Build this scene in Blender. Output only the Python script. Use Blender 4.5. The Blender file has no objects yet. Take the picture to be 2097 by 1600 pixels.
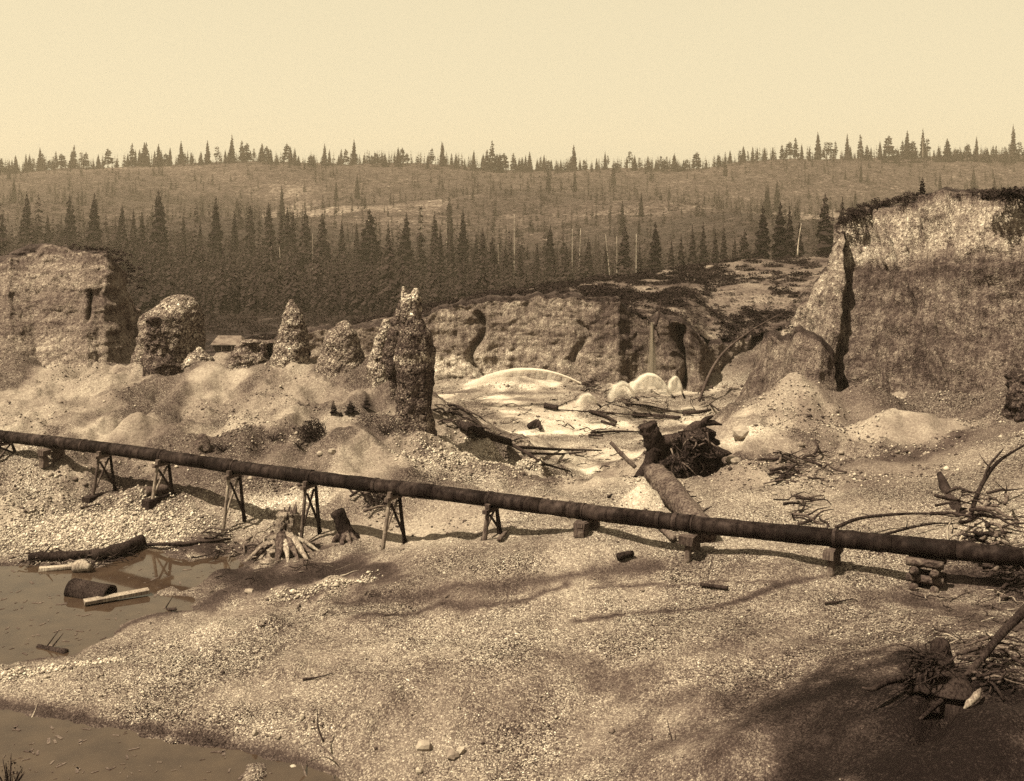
import bpy, math, random
import numpy as np
from mathutils import Vector, Matrix

random.seed(7)
rng = np.random.default_rng(7)
SC = bpy.context.scene
COL = SC.collection

# ------------------------------------------------------------------ camera
F, CX, HY, CZ = 2248.0, 1048.5, 430.0, 20.0      # focal length / centre / horizon in photo pixels, camera height
cam = bpy.data.cameras.new('camera')
cam.sensor_width = 36.0
cam.lens = 36.0 * F / 2097.0
cam.shift_y = -(800.0 - HY) / 2097.0
cam.clip_start, cam.clip_end = 0.3, 6000.0
cam_o = bpy.data.objects.new('camera', cam)
cam_o.location = (0, 0, CZ)
cam_o.rotation_euler = (math.radians(90), 0, 0)
COL.objects.link(cam_o)
SC.camera = cam_o

# ------------------------------------------------------------------ light
SUN_EL = math.radians(58)
SUN_V = Vector((-0.86, -0.50, 0)).normalized()
SUN_DIR = Vector((SUN_V.x * math.cos(SUN_EL), SUN_V.y * math.cos(SUN_EL), math.sin(SUN_EL)))   # towards the sun
world = bpy.data.worlds.new('World')
SC.world = world
world.use_nodes = True
wn, wl = world.node_tree.nodes, world.node_tree.links
wn.clear()
sky = wn.new('ShaderNodeTexSky')
sky.sky_type = 'NISHITA'
sky.sun_disc = False
sky.sun_elevation = SUN_EL
sky.sun_rotation = math.atan2(SUN_DIR.x, SUN_DIR.y)
sky.dust_density = 3.0
sky.air_density = 1.0
bw = wn.new('ShaderNodeRGBToBW')
pw = wn.new('ShaderNodeMath'); pw.operation = 'POWER'; pw.inputs[1].default_value = 0.15
tint = wn.new('ShaderNodeVectorMath'); tint.operation = 'MULTIPLY'
tint.inputs[1].default_value = (1.0, 0.87, 0.58)          # the sepia print's cream
bg = wn.new('ShaderNodeBackground')
bg.inputs['Strength'].default_value = 0.29
wo = wn.new('ShaderNodeOutputWorld')
wl.new(sky.outputs[0], bw.inputs[0]); wl.new(bw.outputs[0], pw.inputs[0])
wl.new(pw.outputs[0], tint.inputs[0]); wl.new(tint.outputs[0], bg.inputs['Color'])
wl.new(bg.outputs[0], wo.inputs[0])

sun = bpy.data.lights.new('sun', 'SUN')
sun.energy = 5.0
sun.angle = math.radians(0.5)
sun.color = (1.0, 0.90, 0.64)
sun_o = bpy.data.objects.new('sun', sun)
sun_o.rotation_euler = SUN_DIR.to_track_quat('Z', 'Y').to_euler()
COL.objects.link(sun_o)

SC.view_settings.view_transform = 'Standard'
SC.view_settings.look = 'None'
SC.view_settings.gamma = 1.0
SC.view_settings.exposure = 1.3
SC.render.engine = 'CYCLES'
cy = SC.cycles
cy.max_bounces = 4; cy.diffuse_bounces = 2; cy.glossy_bounces = 2
cy.transmission_bounces = 2; cy.volume_bounces = 0; cy.transparent_max_bounces = 128
cy.use_denoising = False
cy.sample_clamp_indirect = 4.0

# ------------------------------------------------------------------ helpers
def at(px, py, D):
    """photo pixel at distance D -> world point"""
    return Vector(((px - CX) / F * D, D, CZ - (py - HY) / F * D))

def _hash(ix, iy, iz, seed):
    h = (ix.astype(np.int64) * 374761393 + iy.astype(np.int64) * 668265263 + iz.astype(np.int64) * 2147483647 + seed * 974634777) & 0xFFFFFFFF
    h = ((h ^ (h >> 13)) * 1274126177) & 0xFFFFFFFF
    h = ((h ^ (h >> 16)) * 2246822519) & 0xFFFFFFFF
    return ((h ^ (h >> 15)) & 0xFFFFFF) / float(0xFFFFFF) * 2 - 1

def noise3(x, y, z, seed=0):
    x = np.asarray(x, float); y = np.asarray(y, float) + 0 * x; z = np.asarray(z, float) + 0 * x
    xi, yi, zi = np.floor(x), np.floor(y), np.floor(z)
    fx, fy, fz = x - xi, y - yi, z - zi
    fx = fx * fx * (3 - 2 * fx); fy = fy * fy * (3 - 2 * fy); fz = fz * fz * (3 - 2 * fz)
    r = 0
    for a in (0, 1):
        for b in (0, 1):
            for c in (0, 1):
                w = (fx if a else 1 - fx) * (fy if b else 1 - fy) * (fz if c else 1 - fz)
                r = r + w * _hash(xi + a, yi + b, zi + c, seed)
    return r

def fbm(x, y, z, octv=4, seed=0, gain=0.5):
    r, a, f = 0, 1.0, 1.0
    for k in range(octv):
        r = r + a * noise3(x * f, y * f, z * f, seed + k * 17)
        a *= gain; f *= 2.03
    return r

def ridged(x, y, z, octv=3, seed=0):
    r, a, f = 0, 1.0, 1.0
    for k in range(octv):
        r = r + a * (1 - 2 * np.abs(noise3(x * f, y * f, z * f, seed + k * 13)))
        a *= 0.5; f *= 2.1
    return r

def smooth01(t):
    t = np.clip(t, 0, 1); return t * t * (3 - 2 * t)

def mk(name, V, Fc, mat=None, parent=None, smooth=False, attrs=None):
    """one mesh object from world-space vertices (numpy or list) and faces"""
    V = np.asarray(V, dtype=np.float64).reshape(-1, 3)
    me = bpy.data.meshes.new(name)
    if parent is not None:
        V = V - np.array(parent.location + (parent.parent.location if parent.parent else Vector()))
    if isinstance(Fc, np.ndarray):
        n, k = Fc.shape
        me.vertices.add(len(V)); me.vertices.foreach_set('co', V.astype(np.float32).ravel())
        me.loops.add(n * k); me.loops.foreach_set('vertex_index', Fc.astype(np.int32).ravel())
        me.polygons.add(n); me.polygons.foreach_set('loop_start', np.arange(0, n * k, k, dtype=np.int32))
        me.update(calc_edges=True)
    else:
        me.from_pydata([tuple(v) for v in V], [], [tuple(f) for f in Fc]); me.update()
    if smooth:
        me.polygons.foreach_set('use_smooth', np.ones(len(me.polygons), dtype=bool))
    for k, arr in (attrs or {}).items():
        a = me.attributes.new(k, 'FLOAT', 'POINT'); a.data.foreach_set('value', np.asarray(arr, dtype=np.float32).ravel())
    if mat: me.materials.append(mat)
    o = bpy.data.objects.new(name, me)
    COL.objects.link(o)
    if parent is not None:
        o.parent = parent
    return o

def tag(o, label, cat, group=None):
    o['label'] = label; o['category'] = cat
    if group: o['group'] = group
    return o

def structure(o, label=None):
    o['kind'] = 'structure'
    if label: o['label'] = label
    return o

def stuff(o, label, cat):
    o['kind'] = 'stuff'; o['label'] = label
    if o.parent is None: o['category'] = cat
    return o

def thing(name, loc, label, cat, group=None):
    o = bpy.data.objects.new(name, None)
    o.empty_display_size = 0.3
    o.location = loc
    COL.objects.link(o)
    return tag(o, label, cat, group)

def grid_faces(nr, nc):
    i = np.arange(nr - 1)[:, None] * nc + np.arange(nc - 1)[None, :]
    i = i.ravel()
    return np.stack([i, i + 1, i + 1 + nc, i + nc], 1)

def catmull(pts, n):
    pts = [Vector(p) for p in pts]
    if len(pts) == 2:
        return [pts[0].lerp(pts[1], k / (n - 1)) for k in range(n)]
    P = [pts[0] * 2 - pts[1]] + pts + [pts[-1] * 2 - pts[-2]]
    out = []; m = len(pts) - 1
    for k in range(n):
        t = k / (n - 1) * m; i = min(int(t), m - 1); t -= i
        a, b, c, d = P[i], P[i + 1], P[i + 2], P[i + 3]
        out.append(0.5 * ((2 * b) + (c - a) * t + (2 * a - 5 * b + 4 * c - d) * t * t + (3 * b - a - 3 * c + d) * t ** 3))
    return out

def tube_geo(pts, radii, seg=10, n=None, rough=0.0, rfreq=3.0, seed=0, flat=1.0, caps=True, closed_round=False):
    """tapered tube along a path; returns V (list), F (list)"""
    n = n or max(2, len(pts))
    path = catmull(pts, n) if n != len(pts) else [Vector(p) for p in pts]
    rad = np.interp(np.linspace(0, 1, n), np.linspace(0, 1, len(radii)), radii)
    V, Fc = [], []
    up = Vector((0, 0, 1)); prev = None
    for i, p in enumerate(path):
        t = (path[min(i + 1, n - 1)] - path[max(i - 1, 0)])
        t = t.normalized() if t.length > 1e-9 else Vector((0, 0, 1))
        if prev is None:
            ref = up if abs(t.dot(up)) < 0.9 else Vector((1, 0, 0))
            a = t.cross(ref).normalized()
        else:
            a = (prev - t * prev.dot(t)).normalized()
        prev = a
        b = t.cross(a)
        for k in range(seg):
            th = 2 * math.pi * k / seg
            V.append(p + (a * math.cos(th) + b * math.sin(th) * flat) * rad[i])
    V = np.array(V)
    if rough:
        ii = np.repeat(np.arange(n), seg); kk = np.tile(np.arange(seg), n)
        ctr = np.repeat(np.array(path), seg, 0)
        th = kk * 2 * math.pi / seg
        nz = fbm(np.cos(th) * 1.3 * rfreq / 2, np.sin(th) * 1.3 * rfreq / 2, ii * rfreq * 0.12, 3, seed)
        V = ctr + (V - ctr) * (1 + rough * nz)[:, None]
    for i in range(n - 1):
        for k in range(seg):
            k2 = (k + 1) % seg
            Fc.append((i * seg + k, i * seg + k2, (i + 1) * seg + k2, (i + 1) * seg + k))
    if caps:
        Fc.append(tuple(range(seg))[::-1]); Fc.append(tuple((n - 1) * seg + k for k in range(seg)))
    return V, Fc

def tube(name, pts, radii, mat, parent=None, **kw):
    V, Fc = tube_geo(pts, radii, **kw)
    return mk(name, V, Fc, mat, parent, smooth=True)

def join_geo(parts):
    V, Fc, off = [], [], 0
    for v, f in parts:
        V.append(np.asarray(v)); Fc += [tuple(i + off for i in q) for q in f]; off += len(v)
    return np.concatenate(V), Fc

def box_geo(c, ax, ay, az, sx, sy, sz, jit=0.0, rnd=None):
    c = Vector(c); V = []
    for i in (-1, 1):
        for j in (-1, 1):
            for k in (-1, 1):
                q = c + ax * (i * sx / 2) + ay * (j * sy / 2) + az * (k * sz / 2)
                if jit: q = q + Vector([random.uniform(-jit, jit) for _ in range(3)])
                V.append(q)
    Fc = [(0, 1, 3, 2), (4, 6, 7, 5), (0, 4, 5, 1), (2, 3, 7, 6), (0, 2, 6, 4), (1, 5, 7, 3)]
    return np.array(V), Fc

# ------------------------------------------------------------------ materials
TONES = [(0.0, (0.0, 0.0, 0.0)), (0.01, (1.0, 0.64, 0.62)), (0.06, (1.0, 0.74, 0.66)), (0.2, (1.0, 0.825, 0.67)), (0.45, (1.0, 0.87, 0.76)), (0.9, (1.0, 0.92, 0.82))]
def S(v):
    """albedo level -> sepia-toned base colour"""
    for (a, ca), (b, cb) in zip(TONES[1:], TONES[2:]):
        if v <= b or b == 0.9:
            t = min(max((v - a) / (b - a), 0), 1)
            c = [ca[i] + (cb[i] - ca[i]) * t for i in range(3)]
            break
    k = v / (0.3 * c[0] + 0.6 * c[1] + 0.1 * c[2])
    return (min(c[0] * k, .95), min(c[1] * k, .95), min(c[2] * k, .95), 1)

class NT:
    def __init__(s, name):
        s.m = bpy.data.materials.new(name); s.m.use_nodes = True
        s.n, s.l = s.m.node_tree.nodes, s.m.node_tree.links
        s.b = s.n['Principled BSDF']; s.out = s.n['Material Output']
        s.b.inputs['Roughness'].default_value = 0.9
        s.b.inputs['Specular IOR Level'].default_value = 0.02
        s.tc = s.n.new('ShaderNodeTexCoord')
    def new(s, t, **kw):
        n = s.n.new(t)
        for k, v in kw.items(): setattr(n, k, v)
        return n
    def put(s, sock, v):
        if hasattr(v, 'is_output'): s.l.new(v, sock)
        else: sock.default_value = v
    def coord(s, scale=(1, 1, 1), out='Object'):
        mp = s.new('ShaderNodeMapping'); mp.inputs['Scale'].default_value = scale
        s.l.new(s.tc.outputs[out], mp.inputs[0]); return mp.outputs[0]
    def noise(s, scale, detail=4, vec=None, rough=0.55):
        n = s.new('ShaderNodeTexNoise'); n.inputs['Scale'].default_value = scale
        n.inputs['Detail'].default_value = detail; n.inputs['Roughness'].default_value = rough
        s.l.new(vec or s.tc.outputs['Object'], n.inputs['Vector']); return n.outputs['Fac']
    def voro(s, scale, vec=None, feature='F1'):
        n = s.new('ShaderNodeTexVoronoi', feature=feature); n.inputs['Scale'].default_value = scale
        s.l.new(vec or s.tc.outputs['Object'], n.inputs['Vector']); return n
    def math(s, op, a, b=0.0, clamp=False):
        n = s.new('ShaderNodeMath', operation=op, use_clamp=clamp); s.put(n.inputs[0], a); s.put(n.inputs[1], b); return n.outputs[0]
    def ramp(s, fac, stops):
        n = s.new('ShaderNodeValToRGB'); s.l.new(fac, n.inputs[0]); e = n.color_ramp.elements
        while len(e) < len(stops): e.new(0.5)
        for q, (p, c) in zip(e, stops):
            q.position = p; q.color = c
        return n.outputs[0]
    def maprange(s, v, a, b, c, d):
        n = s.new('ShaderNodeMapRange'); s.put(n.inputs[0], v)
        for i, x in enumerate((a, b, c, d)): n.inputs[i + 1].default_value = x
        return n.outputs[0]
    def sepia(s, v):
        """node version of S(): albedo level 0..1 socket -> colour"""
        n = s.math('POWER', v, 0.5)
        return s.ramp(n, [(0.0, S(0.001)), (0.08, S(0.0064)), (0.2, S(0.04)), (0.35, S(0.1225)), (0.55, S(0.3025)), (0.75, S(0.5625)), (1.0, S(0.9))])
    def attr(s, name):
        n = s.new('ShaderNodeAttribute', attribute_name=name); return n.outputs['Fac']
    def bump(s, h, strength=0.5, dist=0.05, prev=None):
        n = s.new('ShaderNodeBump'); n.inputs['Strength'].default_value = strength; n.inputs['Distance'].default_value = dist
        s.l.new(h, n.inputs['Height'])
        if prev is not None: s.l.new(prev, n.inputs['Normal'])
        return n.outputs[0]

def mat_earth(name, peb=11.0, peb2=3.2, contrast=1.0, bump=0.8, bdist=0.06, strata=0.0, patch=0.5, fine=40.0, streak=0.0, gap=0.45):
    """gravelly earth: attr 'tone' is the material's own albedo level, pebbles come as cells"""
    t = NT(name)
    tone = t.attr('tone'); grv = t.attr('gravel')
    v1 = t.voro(peb); v2 = t.voro(peb2)
    sep = t.new('ShaderNodeSeparateColor'); t.l.new(v1.outputs['Color'], sep.inputs[0])
    sep2 = t.new('ShaderNodeSeparateColor'); t.l.new(v2.outputs['Color'], sep2.inputs[0])
    r1 = t.math('POWER', sep.outputs[0], 2.0)
    k = t.maprange(r1, 0, 1, 1 - 0.62 * contrast, 1 + 1.25 * contrast)
    edge = t.maprange(v1.outputs['Distance'], 0.25, 0.75, 1.0, gap)
    k = t.math('MULTIPLY', k, edge)
    k = t.math('MULTIPLY', k, t.maprange(sep.outputs[1], 0.10, 0.13, 0.22, 1.0))          # odd dark stones
    k = t.math('MULTIPLY', k, t.maprange(sep.outputs[2], 0.93, 0.95, 1.0, 1.7))           # odd white ones
    k2 = t.maprange(sep2.outputs[0], 0, 1, 0.8, 1.22)
    k = t.math('MULTIPLY', k, k2)
    k = t.math('ADD', t.math('MULTIPLY', t.math('SUBTRACT', k, 1.0), grv), 1.0)
    n1 = t.noise(0.35, 6); n2 = t.noise(fine, 3)
    k = t.math('MULTIPLY', k, t.maprange(n1, 0.3, 0.7, 1 - 0.45 * patch, 1 + 0.4 * patch))
    k = t.math('MULTIPLY', k, t.maprange(n2, 0.3, 0.7, 0.75, 1.25))
    k = t.math('MULTIPLY', k, t.maprange(t.noise(fine * .2, 6, None, .75), 0.33, 0.67, 0.6, 1.4))
    if strata:
        w = t.noise(1.0, 5, t.coord((0.10, 0.10, 2.6)))
        k = t.math('MULTIPLY', k, t.maprange(w, 0.35, 0.65, 1 - 0.5 * strata, 1 + 0.4 * strata))
    if streak:
        w2 = t.noise(1.0, 7, t.coord((2.4, 2.4, 0.22)), .7)
        k = t.math('MULTIPLY', k, t.maprange(w2, 0.38, 0.62, 1 - 0.55 * streak, 1 + 0.45 * streak))
        w3 = t.noise(1.1, 8, None, .7)
        k = t.math('MULTIPLY', k, t.maprange(w3, 0.38, 0.62, 1 - 0.38 * streak, 1 + 0.3 * streak))
    lv = t.math('MULTIPLY', tone, k, clamp=True)
    t.l.new(t.sepia(lv), t.b.inputs['Base Color'])
    inv = t.math('MULTIPLY', t.math('SUBTRACT', 1.0, v1.outputs['Distance']), grv)
    h = t.math('ADD', inv, t.math('MULTIPLY', n2, 0.5))
    b1 = t.bump(h, bump, bdist)
    n3 = t.noise(2.2, 6)
    b2 = t.bump(n3, bump * 0.7, bdist * 4, b1)
    t.l.new(b2, t.b.inputs['Normal'])
    # damp ground is shinier
    t.l.new(t.maprange(tone, 0.015, 0.10, 0.6, 0.95), t.b.inputs['Roughness'])
    return t.m

def mat_wood(name, lo, hi, scale=(9, 9, 0.8), out='Object', bump=0.5):
    t = NT(name)
    g = t.noise(2.2, 6, t.coord(scale, out)); g2 = t.noise(1.1, 4)
    info = t.new('ShaderNodeObjectInfo')
    v = t.maprange(g, 0.34, 0.66, lo, hi)
    v = t.math('MULTIPLY', v, t.maprange(g2, 0.3, 0.7, 0.5, 1.5))
    v = t.math('MULTIPLY', v, t.maprange(info.outputs['Random'], 0, 1, 0.75, 1.25), clamp=True)
    t.l.new(t.sepia(v), t.b.inputs['Base Color'])
    t.l.new(t.bump(t.noise(9, 6), bump, 0.05, t.bump(g, bump, 0.06)), t.b.inputs['Normal'])
    return t.m

def mat_leaf(name, lo, hi, scale=3.0):
    t = NT(name)
    n = t.noise(scale, 3)
    info = t.new('ShaderNodeObjectInfo')
    v = t.maprange(n, 0.3, 0.7, lo, hi)
    v = t.math('MULTIPLY', v, t.maprange(info.outputs['Random'], 0, 1, 0.7, 1.4), clamp=True)
    t.l.new(t.sepia(v), t.b.inputs['Base Color'])
    t.b.inputs['Specular IOR Level'].default_value = 0.02
    return t.m

M_GROUND = mat_earth('gravel_ground', peb=25.0, peb2=5.5, contrast=.9, bump=1.0, bdist=0.045, gap=.38)
M_CLIFF = mat_earth('gravel_cliff', peb=14.0, peb2=3.4, contrast=0.45, bump=0.8, bdist=0.05, strata=0.55, fine=22, streak=.45, gap=.75)
M_CLIFF_R = mat_earth('streaked_cliff', peb=15.0, peb2=3.6, contrast=0.5, bump=1.0, bdist=0.06, strata=0.42, fine=26, streak=.75, gap=.7)
M_SPIRE = mat_earth('conglomerate', peb=12.0, peb2=3.4, contrast=0.8, bump=0.9, bdist=0.05, strata=0.55, fine=24, streak=.45, gap=.65)
M_HILL = mat_earth('brush_hillside', peb=0.35, peb2=0.09, contrast=0.6, bump=0.6, bdist=1.0, fine=0.5, patch=0.8)
M_WOOD = mat_wood('weathered_timber', 0.022, 0.085)
M_PALEWOOD = mat_wood('bleached_timber', 0.07, 0.22)
M_DARKWOOD = mat_wood('dark_wood', 0.005, 0.024)
M_BARK = mat_wood('rough_bark', 0.012, 0.075, (4, 4, 4), bump=0.9)
M_NEEDLE = mat_leaf('dark_needles', 0.005, 0.015, 0.25)
M_NEEDLE_NEAR = mat_leaf('sapling_needles', 0.008, 0.022, 3)
M_BRUSH = mat_leaf('dry_brush', 0.006, 0.024, 0.4)
M_SNAG = mat_wood('bare_snag', 0.12, 0.26, (1, 1, 0.3))
M_TRUNK = mat_wood('conifer_bark', 0.03, 0.07)
# ------------------------------------------------------------------ the ground of the pit
WATER_Z = CZ - 14.4
def W(px, py, dz=0.0):           # pixel on the pond's level
    D = F * 14.4 / (py - HY); p = at(px, py, D); return (p.x, p.y, WATER_Z + dz)
def P(px, D, z): return ((px - CX) / F * D, D, CZ + z)
def Z(px, py, z):                # pixel whose ground lies z below the camera
    D = F * -z / (py - HY); return ((px - CX) / F * D, D, CZ + z)
ctrl = []
for a in [(0,945,56),(105,940,54.6),(205,1000,53),(270,1000,52),(335,1008,50.6),(400,1050,49.3),(470,1094,47.9),(560,1100,47.3),(640,1103,46.6),(720,1120,45.4),
          (780,1148,43.9),(828,1137,44.4),(900,1140,43.4),(1000,1137,42.2),(1100,1110,41.3),(1190,1092,40.3),(1300,1115,39.4),(1412,1139,38.1),(1560,1150,37.2),
          (1700,1176,35.8),(1897,1200,34.2),(2097,1215,32.8),(-300,935,62),(2400,1230,31),
          (100,1080,48.5),(200,1080,48),(250,1050,49.3),(0,1080,48.5),(0,1000,53),(380,1095,46.5),(-200,1050,50),
          (550,1160,43.8),(650,1180,42.4),(550,1200,41.1),(700,1150,43.8),(500,1225,40.0),
          # behind the pipe, left
          (0,900,58),(0,860,61),(0,800,67),(100,870,60),(100,800,67),(60,760,71),(200,870,59),(200,800,66),(300,900,57),(300,830,63),
          (350,760,70),(300,748,72),(420,750,72),(400,800,66),(400,900,56.5),(500,732,74),(500,800,66),(500,900,57),(520,960,52.5),(600,1000,50.3),(600,900,56.5),
          (600,800,64),(600,752,69),(650,745,70.5),(700,950,52.5),(700,850,59),(700,772,68),(760,755,70),(780,850,59.5),(780,950,53),(780,1030,48.5),(850,940,56.5),
          (900,1000,49.5),(900,925,57),(950,930,56.5),(1000,952,54.5),(1000,1040,46.8),(1100,977,52.2),(1100,1040,45.5),(1150,1000,49),(1200,987,50.2),(1280,987,49.8),
          (1250,1030,46),(1350,1020,46.5),(1300,1065,43),(1450,970,52),(1450,1040,44),(1400,905,59),(1500,890,60),(1550,1000,46.5),(1600,950,50),(1650,1050,42),
          (1750,1000,44.5),(1850,1060,40.5),(1900,980,45),(1950,900,51),(2050,1000,41),(2090,900,47),(2150,1050,37.5),(1700,930,52),(1600,880,56),(1560,850,62),
          (1650,830,62),(1720,825,64),(1850,865,58),(1950,855,57),(2050,820,56),(2097,780,57),(2250,760,57),(-150,850,63),(-150,760,72),(2300,950,42)]:
    p = at(*a); ctrl.append((p.x, p.y, p.z))
for a in [(560,1605),(520,1578),(600,1625),(640,1650),(450,1560),(50,1200),(150,1190),(250,1200),(330,1165),(400,1175),(350,1215),(100,1260),(200,1270),(50,1310),(150,1305),(-100,1250),(-200,1300),
          (100,1530),(300,1560),(500,1590),(0,1600),(200,1600),(-200,1520),(-200,1650),(300,1700),(0,1500)]: ctrl.append(W(*a, -0.5))
for a in [(0,1158),(100,1160),(190,1163),(260,1138),(340,1128),(430,1142),(472,1190),(420,1230),(330,1256),(265,1272),(240,1295),(160,1336),(80,1350),(0,1360),(-120,1368),
          (0,1457),(100,1475),(200,1490),(300,1505),(400,1530),(500,1550),(600,1570),(700,1592),(800,1618),(-150,1440)]: ctrl.append(W(*a, 0.0))
for a in [(0,1405,-14.15),(100,1400,-14.15),(200,1390,-14.12),(300,1345,-14.12),(400,1295,-14.12),(450,1262,-14.14),(-150,1405,-14.2),
          (300,1430,-14.15),(500,1400,-13.95),(500,1480,-14.1),(700,1450,-13.85),(700,1530,-14.15),(700,1300,-13.6),(600,1250,-13.95),(900,1200,-13.7),(900,1300,-13.2),(900,1450,-13.55),
          (900,1560,-14.05),(1000,1600,-14.05),(1100,1200,-12.75),(1100,1280,-12.8),(1200,1400,-13.0),(1200,1550,-13.55),(1400,1250,-12.4),(1400,1400,-12.6),(1400,1560,-13.0),
          (1600,1250,-12.0),(1600,1400,-12.1),(1600,1580,-12.4),(1800,1300,-11.5),(1800,1420,-10.95),(1800,1560,-11.7),(1950,1280,-11.3),(2050,1350,-10.6),(1960,1440,-10.6),
          (2000,1600,-11.1),(2200,1400,-10.2),(2300,1600,-10.2),(1000,1900,-13.6),(400,1900,-14.8),(1700,1900,-12.0),(2200,2000,-10.5),(1000,2600,-12.5),(1800,2600,-11.5)]: ctrl.append(Z(*a))
for a in [(420,86,-13.5),(600,86,-14.5),(760,86,-15),(250,86,-13),(500,100,-17.5),(700,105,-17.5),(300,105,-17),(0,90,-11),(0,110,-15),(-300,100,-13),(850,66,-13.5),(800,72,-13.5),
          (920,68,-16.2),(1050,66,-16.5),(1200,66,-16.5),(1300,66,-16.2),(900,80,-16.5),(1050,80,-16.6),(1200,80,-16.6),(1350,80,-16.5),(1450,80,-16.2),(1480,90,-16.4),(1480,76,-15.4),(1500,101,-16.3),(1520,88,-15.3),(900,95,-16.5),
          (1050,95,-16.5),(1200,95,-16.5),(1350,95,-16.5),(1450,95,-16.2),(1000,110,-16.4),(1200,110,-16.4),(1400,110,-15.8),(1000,60,-13.9),(1100,57,-14.1),(1200,54.5,-13.9),
          (1300,54,-13.8),(1590,85,-13.5),(1600,110,-13),(1750,90,-10),(2000,90,-8),(1900,110,-9),(2300,90,-8),(1000,130,-17),(1500,130,-13),(500,130,-20),(0,130,-19),(2000,130,-12)]: ctrl.append(P(*a))
ctrl = np.array(ctrl)
_c = 1.2
def _phi(r2): return np.sqrt(r2 + _c * _c)
_n = len(ctrl)
_A = np.zeros((_n + 3, _n + 3))
_d2 = ((ctrl[:, None, :2] - ctrl[None, :, :2]) ** 2).sum(-1)
_A[:_n, :_n] = _phi(_d2) - np.eye(_n) * 0.06
_A[:_n, _n] = _A[_n, :_n] = 1
_A[:_n, _n + 1:] = ctrl[:, :2] / 50; _A[_n + 1:, :_n] = ctrl[:, :2].T / 50
_w = np.linalg.solve(_A, np.concatenate([ctrl[:, 2], [0, 0, 0]]))
def _base(x, y):
    x = np.asarray(x, float); sh = x.shape; x = x.ravel(); y = np.asarray(y, float).ravel()
    out = np.empty(len(x))
    for s in range(0, len(x), 40000):
        xs, ys = x[s:s + 40000], y[s:s + 40000]
        r2 = (xs[:, None] - ctrl[None, :, 0]) ** 2 + (ys[:, None] - ctrl[None, :, 1]) ** 2
        out[s:s + 40000] = _phi(r2) @ _w[:_n] + _w[_n] + _w[_n + 1] * xs / 50 + _w[_n + 2] * ys / 50
    return out.reshape(sh)
# cones of tailings: peak pixel, distance, slope, rounding
CONES = [(40,722,71.5,.62,.5),(130,742,71,.6,.5),(205,748,71,.6,.4),(300,742,72,.62,.4),(345,752,71,.6,.4),(597,738,68.6,.72,.4),(703,752,68,.70,.5),(765,742,67.5,.68,.4),(800,770,64.5,.7,.4),(855,885,58.6,.75,.5),(530,745,70,.6,.5),(655,760,67.5,.6,.4),(270,845,58.5,.62,.2),(1640,768,60,.66,.15),(1590,800,61.5,.6,.3),(1775,790,60,.6,.3),(1850,842,56,.36,.5),(1316,988,45.5,.8,.15),(1540,945,49,.6,.3),(420,746,70,.55,.5),
         (545,845,60.5,.5,.4),(740,800,63,.55,.5),(700,870,56.5,.5,.6),(1000,945,54,.4,.6),(640,965,52,.45,.5),(180,870,58.5,.45,.5),(1235,800,93,.35,.6),(1060,775,104,.18,1.2),(1480,905,57,.5,.3),
         (350,870,58,.5,.3),(860,905,57,.6,.3),(1200,1092,39.8,.22,1.0),(1890,1405,24.6,.42,.6),(2080,1440,22.5,.5,.5),(960,870,73,.35,.5),(2060,900,49,.5,.5)]
CONES = [(at(a, b, c), s, r) for a, b, c, s, r in CONES]
# gullies: pixel polyline with distances, depth, half width
GULLIES = [([(330,800,66),(250,850,60),(190,895,57)], .7, .9), ([(470,760,70),(450,850,61),(430,930,54)], .35, .8), ([(650,790,66),(640,860,58.5),(600,930,54)], .5, .7),
           ([(770,800,64),(770,880,57),(740,960,52)], .4, .7), ([(540,900,57),(500,960,52.5)], .4, .6), ([(1480,1000,47),(1400,1050,43)], .3, .6),
           ([(1700,950,49),(1680,1020,44)], .3, .7), ([(1950,1470,24.5),(1900,1540,23)], .5, .35), ([(300,790,67),(200,840,62)], .3, .5)]
def _seg_dist(x, y, pts):
    d = np.full(np.shape(x), 1e9)
    for (x0, y0), (x1, y1) in zip(pts, pts[1:]):
        dx, dy = x1 - x0, y1 - y0
        t = np.clip(((x - x0) * dx + (y - y0) * dy) / (dx * dx + dy * dy + 1e-9), 0, 1)
        d = np.minimum(d, np.hypot(x - x0 - t * dx, y - y0 - t * dy))
    return d
_G = [([(at(*q).x, at(*q).y) for q in pl], dp, hw) for pl, dp, hw in GULLIES]
def gz(x, y):
    x = np.asarray(x, float); y = np.asarray(y, float)
    z = _base(x, y)
    mid = smooth01((y - 46) / 8) * (1 - 0.6 * smooth01((z - (CZ - 16)) / -0.5 + 0.0))
    wob = 0.5 * fbm(x * .45, y * .45, 0, 3, 51)
    for p, s, r in CONES:
        dd = np.hypot(x - p.x, y - p.y) * (1 + 0.18 * fbm(x * .6, y * .6, 0, 2, 77))
        h = p.z - s * (np.sqrt(dd * dd + r * r) - r)
        k = 0.12
        m = np.maximum(z, h)
        z = m + k * np.exp(-np.abs(z - h) / k) * 0.5
    for pl, dp, hw in _G:
        d = _seg_dist(x, y, pl)
        z = z - dp * np.exp(-(d / hw) ** 2)
    mid = smooth01((y - 45) / 9)
    flat = smooth01((CZ - 15.6 - z) / 0.6)
    amp = 0.06 + 0.22 * mid * (1 - 0.75 * flat)
    z = z + amp * fbm(x * .8, y * .8, 0, 4, 5) + 0.30 * mid * (1 - .8 * flat) * (ridged(x * .30 + wob, y * .16 + x * .05, 0, 3, 9) - .75)
    z = z + 0.22 * fbm(x * .22, y * .22, 0, 2, 33) * smooth01((z - WATER_Z - .25) / .9) * (1 - mid)
    z = z + 0.025 * fbm(x * 4, y * 4, 0, 2, 31)
    return z
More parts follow.
